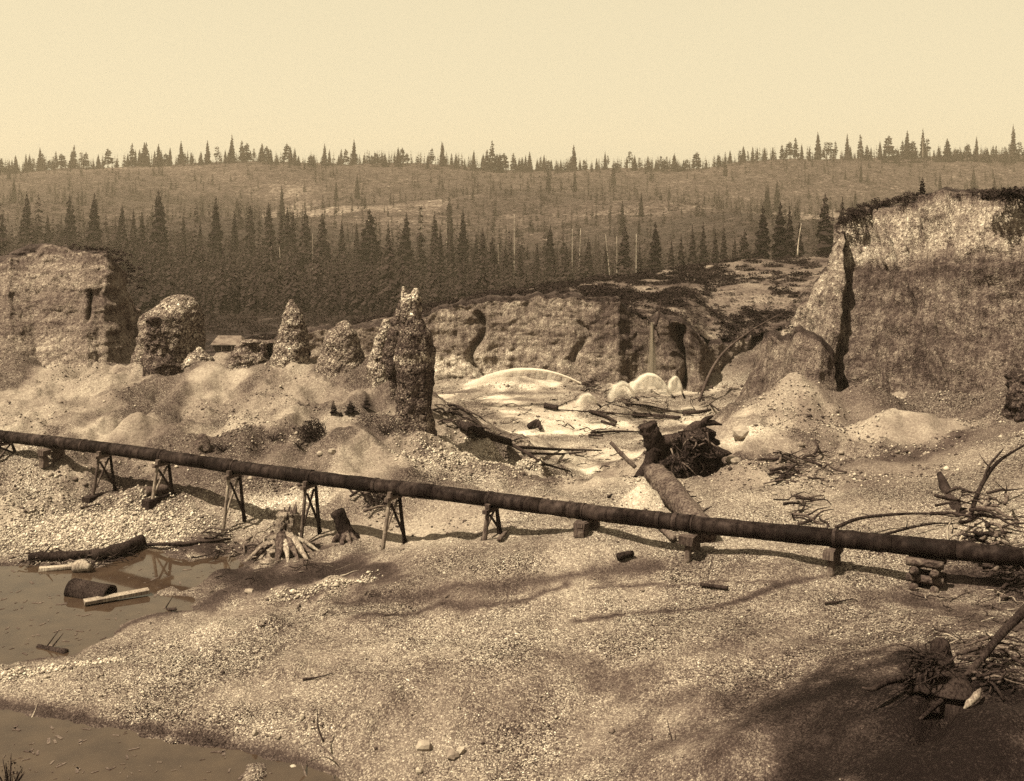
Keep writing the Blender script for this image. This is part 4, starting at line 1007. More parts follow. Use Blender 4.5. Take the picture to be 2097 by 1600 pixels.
# uprooted black root mass at lower right
c = on(1900, 1400)
t = thing('root_mass', c, 'black uprooted root mass on the dark mound at lower right', 'root mass')
V, Fc = spire_geo(D=c.y, prof=[(1425,1860,1955),(1400,1862,1950),(1375,1880,1944),(1350,1898,1940),(1325,1912,1936),(1310,1922,1934)], seed=60, rough=.3, lump=1.8, sink=.3, nv=36, seg=40)
mk('root_crown', V, Fc, M_DARKWOOD, t, smooth=True)
for k in range(90):
    p0 = at(random.uniform(1860, 1945), random.uniform(1330, 1410), c.y - random.uniform(.1, .5)); e = p0 + Vector((random.uniform(-.8, .5), random.uniform(-.4, .2), random.uniform(-.3, .3)))
    tube('root', [p0, jit(p0.lerp(e, .5), .12), e], [.025, .016, .004], M_DARKWOOD, t, seg=5, n=7, seed=k)
tube('root', [at(1870,1385,c.y-.3), at(1820,1395,c.y-.5), at(1785,1412,c.y-.6), at(1765,1408,c.y-.6)], [.1, .07, .05, .02], M_DARKWOOD, t, seg=7, n=12, rough=.2, seed=5)

# ------------------------------------------------------------------ boulders
def stone_geo(c, rx, ry, rz, seed, sub=2):
    import bmesh
    bm = bmesh.new(); bmesh.ops.create_icosphere(bm, subdivisions=sub, radius=1)
    V = np.array([v.co for v in bm.verts]); Fc = [tuple(v.index for v in f.verts) for f in bm.faces]; bm.free()
    n = 1 + .22 * fbm(V[:, 0] * 1.3 + seed, V[:, 1] * 1.3, V[:, 2] * 1.3, 2, seed)
    q = np.round(V * 1.5 + .37 * seed) / 1.5 - .37 * seed / 1.5
    V = (V * .55 + q * .45) * n[:, None] * np.array([rx, ry, rz])
    return V + np.array(c), Fc
def mat_stone(name, lo, hi):
    t = NT(name); info = t.new('ShaderNodeObjectInfo')
    v = t.math('MULTIPLY', t.maprange(t.noise(5, 5), .3, .7, lo, hi), t.maprange(info.outputs['Random'], 0, 1, .7, 1.2), clamp=True)
    t.l.new(t.sepia(v), t.b.inputs['Base Color']); t.l.new(t.bump(t.noise(14, 4), .5, .02), t.b.inputs['Normal']); return t.m
M_STONE = mat_stone('pale_quartz', .12, .24)
GS = 'loose boulders'
for k, (px, py, w, h, label) in enumerate([(867,1527,36,24,'smooth pale boulder at the foot of the near gravel slope'),(926,1546,26,20,'angular pale boulder right of the smooth one near the bottom edge'),(944,1536,16,16,'small pale stone tucked behind the angular boulder'),
      (858,1578,14,14,'round stone at the bottom edge below the smooth boulder'),(1520,885,44,30,'big pale boulder on the bank left of the talus'),(1502,942,30,20,'flat pale boulder below the forked limb'),(1640,910,14,10,'small white stone above the branch tangle'),
      (600,1573,16,8,'flat white stone at the edge of the lower pool'),(618,1470,12,16,'pale upright stone on the near slope'),(1345,985,26,14,'pale slab of rock against the upper end of the mossy log'),(1585,1010,10,8,'little pale stone left of the branch tangle'),
      (205,1425,12,8,'pale stone on the gravel spit between the ponds'),(522,1500,12,14,'white stone near the lower waterline'),(570,1512,11,10,'light stone at the lower waterline left of the twigs'),(95,1385,14,8,'flat light stone at the left of the spit'),
      (415,935,12,8,'pale stone just above the pipe beside the small stump'),(680,925,16,14,'pale rounded stone on the slope above the pipe'),(655,932,12,10,'light stone left of the pale rounded one'),(1315,1208,10,7,'light stone among the dark streaks of gravel'),
      (510,1210,22,8,'flat pale stone on the wet mud by the pond'),(705,1490,9,8,'light stone on the damp near slope')]):
    p = on(px, py + h * .35); sc = p.y / F
    V, Fc = stone_geo((p.x, p.y, p.z + h * .25 * sc), w / 2 * sc, w * .42 * sc, h * .52 * sc, k)
    tag(mk('boulder', V, Fc, M_STONE), label, 'boulder', GS)

# ------------------------------------------------------------------ gravel scattered over the ground (nobody could count it)
def gravel(name, n, size, weight, label, mat, sub=1, seed=0, dmax=125, stretch=(.7, 1.3)):
    """real stones, joined in one mesh"""
    r = np.random.default_rng(seed)
    w = (weight * YY ** 2).ravel(); w = np.clip(w, 0, None); w /= w.sum()
    idx = r.choice(len(w), n, p=w)
    x = XX.ravel()[idx] + r.uniform(-.06, .06, n) * YY.ravel()[idx] / 40; y = YY.ravel()[idx] * (1 + r.uniform(-.0025, .0025, n)); z = gzi(x, y)
    ph = (1 + 5 ** .5) / 2
    T = np.array([(-1, ph, 0), (1, ph, 0), (-1, -ph, 0), (1, -ph, 0), (0, -1, ph), (0, 1, ph), (0, -1, -ph), (0, 1, -ph), (ph, 0, -1), (ph, 0, 1), (-ph, 0, -1), (-ph, 0, 1)]) / math.hypot(1, ph)
    TF = np.array([(0, 11, 5), (0, 5, 1), (0, 1, 7), (0, 7, 10), (0, 10, 11), (1, 5, 9), (5, 11, 4), (11, 10, 2), (10, 7, 6), (7, 1, 8), (3, 9, 4), (3, 4, 2), (3, 2, 6), (3, 6, 8), (3, 8, 9), (4, 9, 5), (2, 4, 11), (6, 2, 10), (8, 6, 7), (9, 8, 1)])
    if sub == 0:
        T = np.array([(1, 0, 0), (-1, 0, 0), (0, 1, 0), (0, -1, 0), (0, 0, 1), (0, 0, -1.)]); TF = np.array([(0, 2, 4), (2, 1, 4), (1, 3, 4), (3, 0, 4), (2, 0, 5), (1, 2, 5), (3, 1, 5), (0, 3, 5)])
    m_ = len(T)
    s = size * np.exp(r.normal(0, .45, n)); a = r.uniform(0, 6.28, n)
    sc = np.stack([s * r.uniform(*stretch, n), s * r.uniform(*stretch, n), s * r.uniform(.5, .85, n)], -1)
    Vv = T[None] * sc[:, None] * r.uniform(.8, 1.2, (n, m_, 1))
    ca, sa = np.cos(a)[:, None], np.sin(a)[:, None]
    Vv = np.stack([Vv[..., 0] * ca - Vv[..., 1] * sa, Vv[..., 0] * sa + Vv[..., 1] * ca, Vv[..., 2]], -1) + np.stack([x, y, z + .25 * s], -1)[:, None]
    Fa = (TF[None] + (np.arange(n) * m_)[:, None, None]).reshape(-1, 3)
    o = mk(name, Vv.reshape(-1, 3), Fa, mat, smooth=False, attrs={'lum': np.repeat(r.random(n), m_)})
    stuff(o, label, 'gravel'); return o
def mat_pebble(name, lo, hi, p=1.6):
    t = NT(name); v = t.maprange(t.math('POWER', t.attr('lum'), p), 0, 1, lo, hi); t.l.new(t.sepia(v), t.b.inputs['Base Color']); return t.m
M_PEB = mat_pebble('pebbles', .02, .30, 1.8)
M_PEBW = mat_pebble('white_pebbles', .05, .40, 1.1)
dry = smooth01((ZZ - WATER_Z - .02) / .06) * (YY < 60) * (.004 + .996 * smooth01((TT - .06) / .09))
near = (YY < 50) * (YY ** -2.0)
wgt = dry * near * YY ** -1.0 * (.35 + np.clip(fbm(XX * .5, YY * .5, 0, 3, 71) + .3, 0, 1)) * (np.abs(UU) < .55)
gravel('gravel', 44000, .020, wgt, 'loose pebbles strewn over the near gravel slope', M_PEB, seed=1, sub=0)
c_ = hit(200, 1075)
pk = np.exp(-(((XX - c_.x) / 3.4) ** 2 + ((YY - c_.y) / 2.0) ** 2)) * (ZZ > WATER_Z + .02) * YY ** -2.0
gravel('gravel', 14000, .037, pk, 'heap of washed white cobbles on the bank above the pond', M_PEBW, seed=2, sub=0)
c_ = hit(1000, 945); c2 = hit(1080, 960); c3 = hit(930, 935)
pk = sum(np.exp(-(((XX - q.x) / 1.8) ** 2 + ((YY - q.y) / 1.6) ** 2)) for q in (c_, c2, c3)) * YY ** -2.0
gravel('gravel', 11000, .038, pk, 'bank of bright white cobbles beside the stream bed', M_PEBW, seed=3, sub=0)
mid_ = smooth01((YY - 44) / 4) * smooth01((76 - YY) / 6) * (ZZ > CZ - 15) * YY ** -2.2 * np.clip(fbm(XX * .35, YY * .35, 0, 3, 91) + .1, 0, 1) * (np.abs(UU) < .52)
gravel('gravel', 17000, .04, mid_, 'coarse pebbles scattered over the tailings slopes behind the pipe', M_PEB, seed=4, sub=0)
fl_ = (ZZ < CZ - 15.2) * (YY > 62) * YY ** -2.2 * np.clip(fbm(XX * .2, YY * .6, 0, 3, 93), 0, 1) * (np.abs(UU) < .4)
gravel('gravel', 5000, .07, fl_, 'scattered dark stones over the pale pit floor', mat_pebble('floor_stones', .03, .25), seed=5, sub=0)
ln = np.zeros_like(XX)
for pl in ([(560,1225),(640,1210),(720,1192)], [(680,1200),(760,1185)], [(0,1385),(120,1370),(240,1350)]):
    q = [hit(a, b) for a, b in pl]; ln = np.maximum(ln, np.exp(-(_seg_dist(XX, YY, [(w.x, w.y) for w in q]) / .22) ** 2))
gravel('gravel', 2200, .032, ln * YY ** -2.0 * (ZZ > WATER_Z), 'rim of pale stones along the wet mud', M_PEBW, seed=6, sub=0)

pile(920, 1290, 815, 905, 60, 'scattered dead sticks strewn across the pale pit floor', .4, 2.6, .06, 21, name='brush_litter', dmin=62, flat=.1)
pile(1250, 1470, 805, 850, 44, 'litter of sticks and boards around the fountains', .4, 2.8, .06, 22, name='brush_litter', dmin=66, flat=.15)
pile(1060, 1290, 930, 975, 24, 'driftwood scraps along the near edge of the stream bed', .4, 1.6, .05, 23, name='brush_litter', dmin=50, flat=.1)
pile(150, 480, 930, 1000, 16, 'few twigs on the bank beside the left trestles', .3, 1.0, .03, 24, name='brush_litter', flat=.08)
pile(560, 960, 1215, 1265, 30, 'dark scraps of wood in the wet channel on the gravel', .2, .8, .025, 25, name='brush_litter', flat=.05)
pile(430, 720, 1150, 1215, 40, 'small sticks lying in the wet mud by the big stump', .2, 1.0, .025, 26, name='brush_litter', mats=(M_DARKWOOD, M_PALEWOOD, M_WOOD), flat=.05)

# chips and scum floating on the ponds
r_ = np.random.default_rng(77); q = []
for k in range(260):
    if k < 170: p = W(r_.uniform(0, 420), r_.uniform(1165, 1345))
    else: p = W(r_.uniform(0, 560), r_.uniform(1480, 1598))
    if gz1(p[0], p[1]) < WATER_Z - .02: q.append(p)
parts = []
for p in q:
    a = r_.uniform(0, 6.28); l = .04 + .16 * r_.random() ** 3; ax_ = Vector((math.cos(a), math.sin(a), 0)); parts.append(box_geo((p[0], p[1], WATER_Z + .006), ax_, Vector((-ax_.y, ax_.x, 0)), Vector((0, 0, 1)), l * 2, l * .5, .012))
V, Fc = join_geo(parts); stuff(mk('floating_chips', V, Fc, M_WOOD), 'small chips and scum floating on the muddy ponds', 'debris')
# ------------------------------------------------------------------ jets of water
def mat_spray(name, alpha, lv=.9):
    t = NT(name)
    t.b.inputs['Base Color'].default_value = S(lv)[:3] + (1,); t.b.inputs['Roughness'].default_value = .6
    tr = t.new('ShaderNodeBsdfTransparent'); tl = t.new('ShaderNodeBsdfTranslucent'); tl.inputs[0].default_value = S(lv)
    m1 = t.new('ShaderNodeMixShader'); m1.inputs[0].default_value = .2; t.l.new(t.b.outputs[0], m1.inputs[1]); t.l.new(tl.outputs[0], m1.inputs[2])
    m2 = t.new('ShaderNodeMixShader'); t.l.new(t.math('MULTIPLY', t.maprange(t.noise(3, 4), .3, .7, .5, 1.3), t.attr('dens'), clamp=True), m2.inputs[0])
    t.l.new(tr.outputs[0], m2.inputs[1]); t.l.new(m1.outputs[0], m2.inputs[2]); t.l.new(m2.outputs[0], t.out.inputs[0])
    return t.m
M_JET = mat_spray('water_spray', 1, .66)
def strands(paths, rad, dens):
    parts, dd = [], []
    for (pts, r0, r1, d0, d1) in paths:
        n = len(pts); V, Fc = tube_geo(pts, [r0, r1], seg=4, n=n, caps=False); parts.append((V, Fc)); dd.append(np.repeat(np.linspace(d0, d1, n), 4))
    V, Fc = join_geo(parts); return V, Fc, np.concatenate(dd)
def jet(x0, y0, xa, ya, x1, y1, D, n, label, spread=.18, r0=.10, name='water_jet', veil=True, dens=.8):
    """parabola of water from a nozzle pixel through its apex to where it lands"""
    p0, pa, p1 = at(x0, y0, D), at(xa, ya, D), at(x1, y1, D)
    h0 = pa.z - p0.z; h1 = pa.z - p1.z
    rnd = random.Random(int(x0)); paths = []
    for k in range(n):
        f = 1 - .10 * rnd.random() if k else 1.0
        g = 1 + rnd.uniform(-.05, .05) * spread
        pts = []
        for i in range(18):
            q = i / 17
            s = q * (1 + (h1 / h0) ** .5)           # time; apex at s=1
            x = p0.x + (pa.x - p0.x) * s * f
            z = p0.z + h0 * (1 - (1 - s) ** 2) * (f ** .6) * g
            yv = D + rnd.uniform(-.02, .02) + (rnd.random() - .5) * spread * 1.5 * s
            pts.append(Vector((x, yv, z)))
        d = dens * (.55 if k == 0 else .10)
        paths.append((pts, r0 * (1 if k == 0 else .7), r0 * (2.2 if k == 0 else 2.6), d, d * .35))
    t = thing(name, (p0.x, p0.y, p0.z), label, 'water jet', 'hydraulic water jets')
    V, Fc, dd = strands(paths, r0, dens); o = mk('stream', V, Fc, M_JET, t, smooth=True, attrs={'dens': dd})
    if veil:                                         # fine drops falling out of the arc
        paths = []
        for k in range(n * 5):
            s = rnd.uniform(.25, 1.95); f = 1 + rnd.gauss(-.02, .05); zf = 1 + rnd.gauss(-.02, .04)
            x = p0.x + (pa.x - p0.x) * s * f; z = p0.z + h0 * (1 - (1 - s) ** 2) * zf
            zb = p0.z + (p1.z - p0.z) * min(s / 2, 1) - .1
            drift = (pa.x - p0.x) * .12 * rnd.random()
            if z - zb < .15: continue
            zb = z - (z - zb) * rnd.uniform(.35, 1)
            yv = D + (rnd.random() - .5) * spread * 3
            pts = [Vector((x + drift * q * q, yv, z + (zb - z) * q)) for q in np.linspace(0, 1, 7)]
            aa = .12 * math.exp(-max(0, (zf - .97) / .035) ** 2); paths.append((pts, r0 * .9, r0 * 2.2, dens * aa, dens * .02))
        V, Fc, dd = strands(paths, r0, dens); mk('spray', V, Fc, M_JET, t, smooth=True, attrs={'dens': dd})
    # the iron nozzle
    d = Vector((p0.x - pa.x, 0, p0.z - pa.z)).normalized()
    tube('nozzle', [p0 + d * .45, p0], [.10, .07], M_DARKWOOD, t, seg=10)
    return t
jet(1190, 786, 1078, 757, 930, 792, 92, 26, 'long low arc of water in front of the far cliff', spread=.3, r0=.09, dens=.75)
jet(1374, 808, 1330, 768, 1262, 806, 90, 46, 'broad white fountain of water below the dark cleft', spread=.55, r0=.10, dens=.8)
jet(1398, 806, 1383, 773, 1370, 810, 90.5, 26, 'narrow upright white fountain right of the broad one', spread=.5, r0=.09, dens=.75)
jet(1300, 812, 1275, 785, 1246, 815, 88, 24, 'low misty fountain left of the broad white one', spread=.7, r0=.11, dens=.45)
jet(1222, 826, 1203, 809, 1178, 830, 86, 20, 'small low fountain left of the others', spread=.7, r0=.11, dens=.5)
# water falling down the cleft
wt = at(1335, 660, 100.2); wb = at(1334, 790, 98.5)
t = thing('waterfall', (wb.x, wb.y, wb.z), 'grey veil of water falling down the cleft of the far cliff', 'waterfall')
paths = []
for k in range(90):
    f = random.gauss(0, .5); x1 = wb.x + f * .75
    pts = [Vector((wt.x + .1 * f + (x1 - wt.x) * q ** 1.4, wt.y + (wb.y - wt.y) * q + random.uniform(-.02, .02) - .3 * (1 - abs(f)), wt.z + (wb.z - wt.z) * q)) for q in np.linspace(0, 1, 14)]
    paths.append((pts, .025, .09, .26 * random.random(), .10 * random.random()))
V, Fc, dd = strands(paths, .05, 1); mk('falling_water', V, Fc, mat_spray('falling_spray', 1, .2), t, smooth=True, attrs={'dens': dd})

# ------------------------------------------------------------------ foliage helpers
def leaf_clump(n, seed, size=.12, up=.2):
    """n small leaf faces spread through a unit ball"""
    r = np.random.default_rng(seed)
    d = r.normal(size=(n, 3)); d /= np.linalg.norm(d, axis=1)[:, None]; d[:, 2] = np.abs(d[:, 2]) * 1.0 - up
    c = d * (r.random(n) ** .45)[:, None]
    a = r.normal(size=(n, 3)); a /= np.linalg.norm(a, axis=1)[:, None]; b = np.cross(a, r.normal(size=(n, 3))); b /= np.linalg.norm(b, axis=1)[:, None]
    s = (size * r.uniform(.6, 1.5, n))[:, None]
    V = np.stack([c - a * s, c + b * s * .7, c + a * s], 1)
    return V.reshape(-1, 3), np.arange(3 * n).reshape(-1, 3)
def scatter(name, temps, pos, sx, sz, rot, which, mat, label, cat):
    Vs, Fs, off = [], [], 0
    for k, (TV, TF) in enumerate(temps):
        m = which == k; n = int(m.sum())
        if not n: continue
        ca, sa = np.cos(rot[m])[:, None], np.sin(rot[m])[:, None]
        x = (TV[None, :, 0] * ca - TV[None, :, 1] * sa) * sx[m][:, None]; y = (TV[None, :, 0] * sa + TV[None, :, 1] * ca) * sx[m][:, None]; z = TV[None, :, 2] * sz[m][:, None]
        V = np.stack([x, y, z], -1) + pos[m][:, None]
        Vs.append(V.reshape(-1, 3)); Fs.append((TF[None] + (np.arange(n) * len(TV))[:, None, None]).reshape(-1, 3) + off); off += n * len(TV)
    return stuff(mk(name, np.concatenate(Vs), np.concatenate(Fs), mat), label, cat)
def conifer(seed, whorls=26, nb=7, width=.17, droop=.35, base=.06, ragged=.25, shape=.85, tris=2, bare=0.0):
    """crown of unit height: whorls of drooping branch sprays"""
    r = np.random.default_rng(seed); V, Fc = [], []
    for i in range(whorls):
        q = i / (whorls - 1); z = base + (1 - base) * q
        R = width * ((1 - q) ** shape) * (1 if q > .12 else .7 + 2.5 * q) + .006
        if r.random() < bare: continue
        for k in range(nb):
            a = (k + r.random()) / nb * 6.283; L = R * r.uniform(1 - ragged * 1.6, 1 + ragged)
            if L < .004: L = .006
            zz = z + r.uniform(-.5, .5) / whorls
            ca, sa = math.cos(a), math.sin(a); w = L * r.uniform(.28, .5) + .004
            tip = (ca * L, sa * L, zz - droop * L + .25 * L * (q > .8)); b = len(V)
            V += [(0, 0, zz + .012), (ca * L * .6 - sa * w, sa * L * .6 + ca * w, zz - droop * L * .75), tip, (ca * L * .6 + sa * w, sa * L * .6 - ca * w, zz - droop * L * .75)]
            Fc += [(b, b + 1, b + 2), (b, b + 2, b + 3)]
            if tris > 2:
                V += [(ca * L * .25, sa * L * .25, zz), (ca * L * .8, sa * L * .8, zz - droop * L), (ca * L * .55, sa * L * .55, zz - droop * L - L * .38 - .006)]
                Fc += [(b + 4, b + 5, b + 6)]
    return np.array(V), np.array(Fc)
# brush mats on the shelf and along the cliff tops
clumps = [leaf_clump(46, s, .26, .1) for s in (1, 2, 3)]
n = 3300
ii = rng.integers(0, SP.shape[0] * SP.shape[1], n * 3); pp = SP.reshape(-1, 3)[ii] + rng.uniform(-.5, .5, (n * 3, 3)) * np.array([1, 2, 0])
kp = (fbm(pp[:, 0] * .3, pp[:, 1] * .12, 0, 4, 601) + .35 * smooth01((pp[:, 1] - 125) / 40) + .10 > rng.random(n * 3) * .45); pp = pp[kp][:n]
m = len(pp); sz_ = rng.uniform(.22, .62, m) * (1 + .5 * smooth01((pp[:, 1] - 140) / 40))
scatter('brush', clumps, pp, sz_ * 1.5, sz_ * .8, rng.uniform(0, 6, m), rng.integers(0, 3, m), M_BRUSH, 'low dark brush covering the shelf above the far cliff', 'brush')
kp = smooth01((150 - SP[..., 1].ravel()) / 20); n2_ = 2200
ii = rng.choice(len(kp), n2_, p=kp / kp.sum()); pp = SP.reshape(-1, 3)[ii] + rng.uniform(-.5, .5, (n2_, 3)) * np.array([1, 1.5, 0])
sz_ = .1 + .32 * rng.random(n2_) ** 2
scatter('brush', [leaf_clump(24, s, .3, .1) for s in (4, 5, 6)], pp, sz_ * 1.4, sz_, rng.uniform(0, 6, n2_), rng.integers(0, 3, n2_), M_BRUSH, 'sparse dark tufts dotting the pale front of the shelf', 'brush')
def edge_brush(name, pts, n, size, label, spread=.6, back=1.5, mat=None):
    w = [at(*q) for q in pts]; P_ = np.array(catmull(w, n)); r = rng
    P_ = P_ + np.stack([r.normal(0, spread * .5, n), np.abs(r.normal(0, back, n)), r.normal(-.05, .12, n)], -1)
    s = size * r.uniform(.5, 1.4, n)
    return scatter(name, clumps, P_, s, s * .8, r.uniform(0, 6, n), r.integers(0, 3, n), mat or M_BRUSH, label, 'brush')
edge_brush('brush', [(1735,452,70.6),(1760,436,71),(1800,424,71),(1860,410,70),(1920,402,69),(2000,397,67),(2060,398,65),(2110,396,63),(2200,396,61)], 330, .26, 'dark scrub overhanging the top of the right cliff')
edge_brush('brush', [(2040,402,62),(2097,398,61.5),(2150,396,60)], 60, .4, 'thicker dark scrub on the cliff top at the right edge', back=.6)
edge_brush('brush', [(20,524,79),(60,516,80),(120,509,80),(170,511,79),(215,517,78),(245,532,77),(262,558,77),(275,590,77)], 150, .20, 'thin dark turf fringe along the left cliff top', back=1.0)
edge_brush('brush', [(860,645,111),(930,629,110),(1000,616,110),(1080,611,110),(1150,608,109),(1215,614,108),(1268,617,107),(1330,653,107),(1395,660,102)], 260, .24, 'dark turf fringe along the far cliff top', back=.8)
edge_brush('brush', [(1610,690,66.5),(1630,660,67),(1650,640,67)], 14, .2, 'dark scrub at the left shoulder of the right cliff', back=.8)
# single shrubs
def shrub(px, py, w, h, label, seed, n=900, mat=None, D=None, leaf=.07, stems=9):
    p = on(px, py) if D is None else at(px, py, D); s = p.y / F
    root = thing('shrub', p, label, 'shrub', 'shrubs on the tailings')
    V, Fc = leaf_clump(n, seed, leaf, .05); V = V * np.array([w / 2 * s, w / 2 * s, h * s]) + np.array(p)
    mk('foliage', V, Fc, mat or M_NEEDLE_NEAR, root)
    for k in range(stems):
        a = k * 2.4; e = p + Vector((math.cos(a) * w * .5 * s, math.sin(a) * w * .4 * s, h * s * random.uniform(.4, 1.0)))
        tube('stem', [p - Vector((0, 0, .05)), p.lerp(e, .5) + Vector((0, 0, .08)), e], [.03, .02, .006], M_DARKWOOD, root, seg=5, n=6)
    return root
shrub(640, 900, 66, 46, 'dark bushy shrub on the slope above the pipe', 1, 1500)
shrub(612, 918, 30, 14, 'low trailing tuft at the foot of the dark bushy shrub', 2, 300)
shrub(770, 1032, 60, 30, 'scrubby bush behind the pale-legged trestle', 3, 600)
shrub(20, 1640, 60, 95, 'dark weed poking up in the lower left corner', 4, 260, D=25.5, leaf=.06)
shrub(790, 890, 50, 26, 'faint grey bush on the slope left of the tallest spire', 5, 260, mat=M_BRUSH)
shrub(560, 905, 34, 18, 'small grey bush left of the dark bushy shrub', 6, 160, mat=M_BRUSH)
shrub(455, 925, 60, 22, 'dry brush beside the small dark stump', 7, 260, mat=M_BRUSH)
# ------------------------------------------------------------------ conifers
KINDS = [conifer(1, 26, 8, .17, .5, .05, .35, .8, 3), conifer(2, 28, 7, .13, .55, .06, .35, .75, 3), conifer(3, 22, 8, .21, .4, .10, .45, .7, 3), conifer(4, 24, 6, .13, .5, .18, .5, .55, 3, .12),
         conifer(5, 20, 7, .19, .35, .30, .55, .5, 3, .08), conifer(6, 18, 5, .10, .4, .35, .6, .35, 3, .25)]
KM = []
for V, Fc in KINDS:
    me = bpy.data.meshes.new('crown'); me.from_pydata(V.tolist(), [], Fc.tolist()); me.materials.append(M_NEEDLE); me.update(); KM.append(me)
V, Fc = tube_geo([(0, 0, -.06), (0, 0, .5), (0, 0, .99)], [.016, .010, .002], seg=6, n=5)
TM = bpy.data.meshes.new('trunk'); TM.from_pydata(V.tolist(), [], [tuple(f) for f in Fc]); TM.materials.append(M_TRUNK); TM.update()
LAND = [(20, 'the left frame edge'), (150, 'the left cliff'), (372, 'the rounded knob'), (466, 'the cabin'), (597, 'the sharp spire'), (703, 'the blunt spire'), (843, 'the tallest spire'), (1078, 'the long arc of water'), (1334, 'the waterfall'), (1560, 'the right buttress'), (1750, 'the right cliff top corner'), (2085, 'the right frame edge')]
TREES = []
def tree(px, D, h, kind, layer, wide=1.0, base=None):
    x = (px - CX) / F * D; z = hz1(x, D) if base is None else base
    TREES.append((px, x, D, z - .3, h, kind, layer, wide))
rt = random.Random(5)
# the tall firs that stand out in the valley forest: top pixel, distance
for px, ty, D, k, wd in [(55,395,520,0,1.1),(5,440,500,1,1),(97,438,540,3,1),(143,398,540,3,1.1),(193,396,500,0,1.1),(250,418,540,0,1),(273,428,520,1,1),(290,433,530,0,1),(325,388,500,0,1.25),(442,402,530,0,1),(480,428,560,1,1),(512,418,560,3,1),(550,415,545,0,1.1),
        (575,430,560,1,1),(588,426,540,3,1),(600,428,550,1,1),(625,428,530,3,1.1),(660,435,520,2,1),(757,428,500,2,1.3),(795,455,500,1,1),(832,436,490,0,1.1),(890,435,500,1,1.1),(902,465,470,1,1),(925,475,480,1,1),(948,430,490,1,1.15),(975,475,470,1,1),(988,465,465,0,1),
        (1008,483,450,2,1),(1035,500,440,0,1),(1127,460,470,0,1.1),(1205,485,430,0,1),(1280,460,400,0,1.2),(1342,455,380,0,1.2),(1418,462,400,1,1),(1440,455,420,1,1),(1465,470,400,1,1),(1482,460,410,1,1),(1525,470,400,2,1.1),
        (1562,422,350,0,1.2),(1598,415,350,0,1.2),(1617,425,345,1,1.1),(1637,456,340,1,1),(1690,398,330,0,1.25),(1725,405,340,1,1),(1745,415,350,1,1),(375,440,560,1,1),(410,450,560,1,1),(700,448,540,1,1),(730,455,530,1,1),(860,470,500,1,1),(1065,500,450,0,1),(1100,495,450,1,1),(1160,500,440,1,1),(1240,500,420,1,1),(1310,500,400,1,1),(1375,490,390,1,1),(1395,480,395,1,1),(1505,485,400,1,1)]:
    x = (px - CX) / F * D; z = hz1(x, D); zt = CZ - (ty - HY) / F * D
    tree(px, D, zt - z, k, 'forest', wd)
# skyline
sx_ = []
px = -20.0
while px < 2115:
    gap = 4 if rt.random() < .55 else rt.uniform(8, 26)
    if 195 < px < 260 or 1440 < px < 1515: gap = rt.uniform(18, 30)
    px += gap * .75 + rt.uniform(2, 7); sx_.append(px)
SKY_T = {55: 0}
for px in sx_[:215]:
    D = rt.uniform(1340, 1410); h = rt.choice([rt.uniform(12, 19), rt.uniform(15, 24), rt.uniform(20, 30)])
    tree(px, D, h, rt.choice([0, 1, 1, 3, 3, 4, 4, 5]), 'skyline', rt.uniform(1.1, 1.9))
for px, h in ((300,30),(425,30),(475,36),(725,32),(905,31),(1008,38),(1175,33),(1675,36),(1735,34),(1762,33),(1858,36),(1890,38),(2075,45),(2000,30),(82,30),(152,30)):
    tree(px, 1385, h, rt.choice([0, 1, 3]), 'skyline', 1.1)
# upper slope
for k in range(24):
    px = rt.uniform(0, 2080); D = rt.uniform(700, 1250)
    tree(px, D, rt.uniform(16, 30), rt.choice([0, 1, 1, 3]), 'slope')
cnt = {}
NAMES = {'forest': 'tall dark fir in the valley forest', 'skyline': 'skyline conifer on the ridge', 'slope': 'hazy conifer on the upper slope'}
GR = {'forest': 'tall firs of the valley forest', 'skyline': 'conifers along the skyline', 'slope': 'conifers on the upper slope'}
ORD = ['nearest', 'second', 'third', 'fourth', 'fifth', 'sixth', 'seventh', 'eighth', 'ninth', 'tenth', 'eleventh', 'twelfth', 'thirteenth', 'fourteenth', 'fifteenth', 'sixteenth']
byl = {}
for i, T in enumerate(TREES):
    lx, ln_ = min(LAND, key=lambda q: abs(q[0] - T[0])); side = 'left' if T[0] < lx else 'right'
    byl.setdefault((T[6], ln_, side, lx), []).append((abs(T[0] - lx), i))
TL = {}
for (lay, ln_, side, lx), lst in byl.items():
    for r_, (d, i) in enumerate(sorted(lst)): TL[i] = '%s, %s one %s of %s' % (NAMES[lay], (ORD[r_] if r_ < 16 else str(r_ + 1) + 'th'), side, ln_)
for i, (px, x, y, z, h, kind, lay, wd) in enumerate(TREES):
    root = thing('conifer', (x, y, z), TL[i], 'tree', GR[lay])
    a = rt.uniform(0, 6.28)
    for nm, me, w in (('crown', KM[kind], wd), ('trunk', TM, 1.0)):
        o = bpy.data.objects.new(nm, me); COL.objects.link(o); o.parent = root; o.scale = (h * w, h * w, h); o.rotation_euler = (0, 0, a)
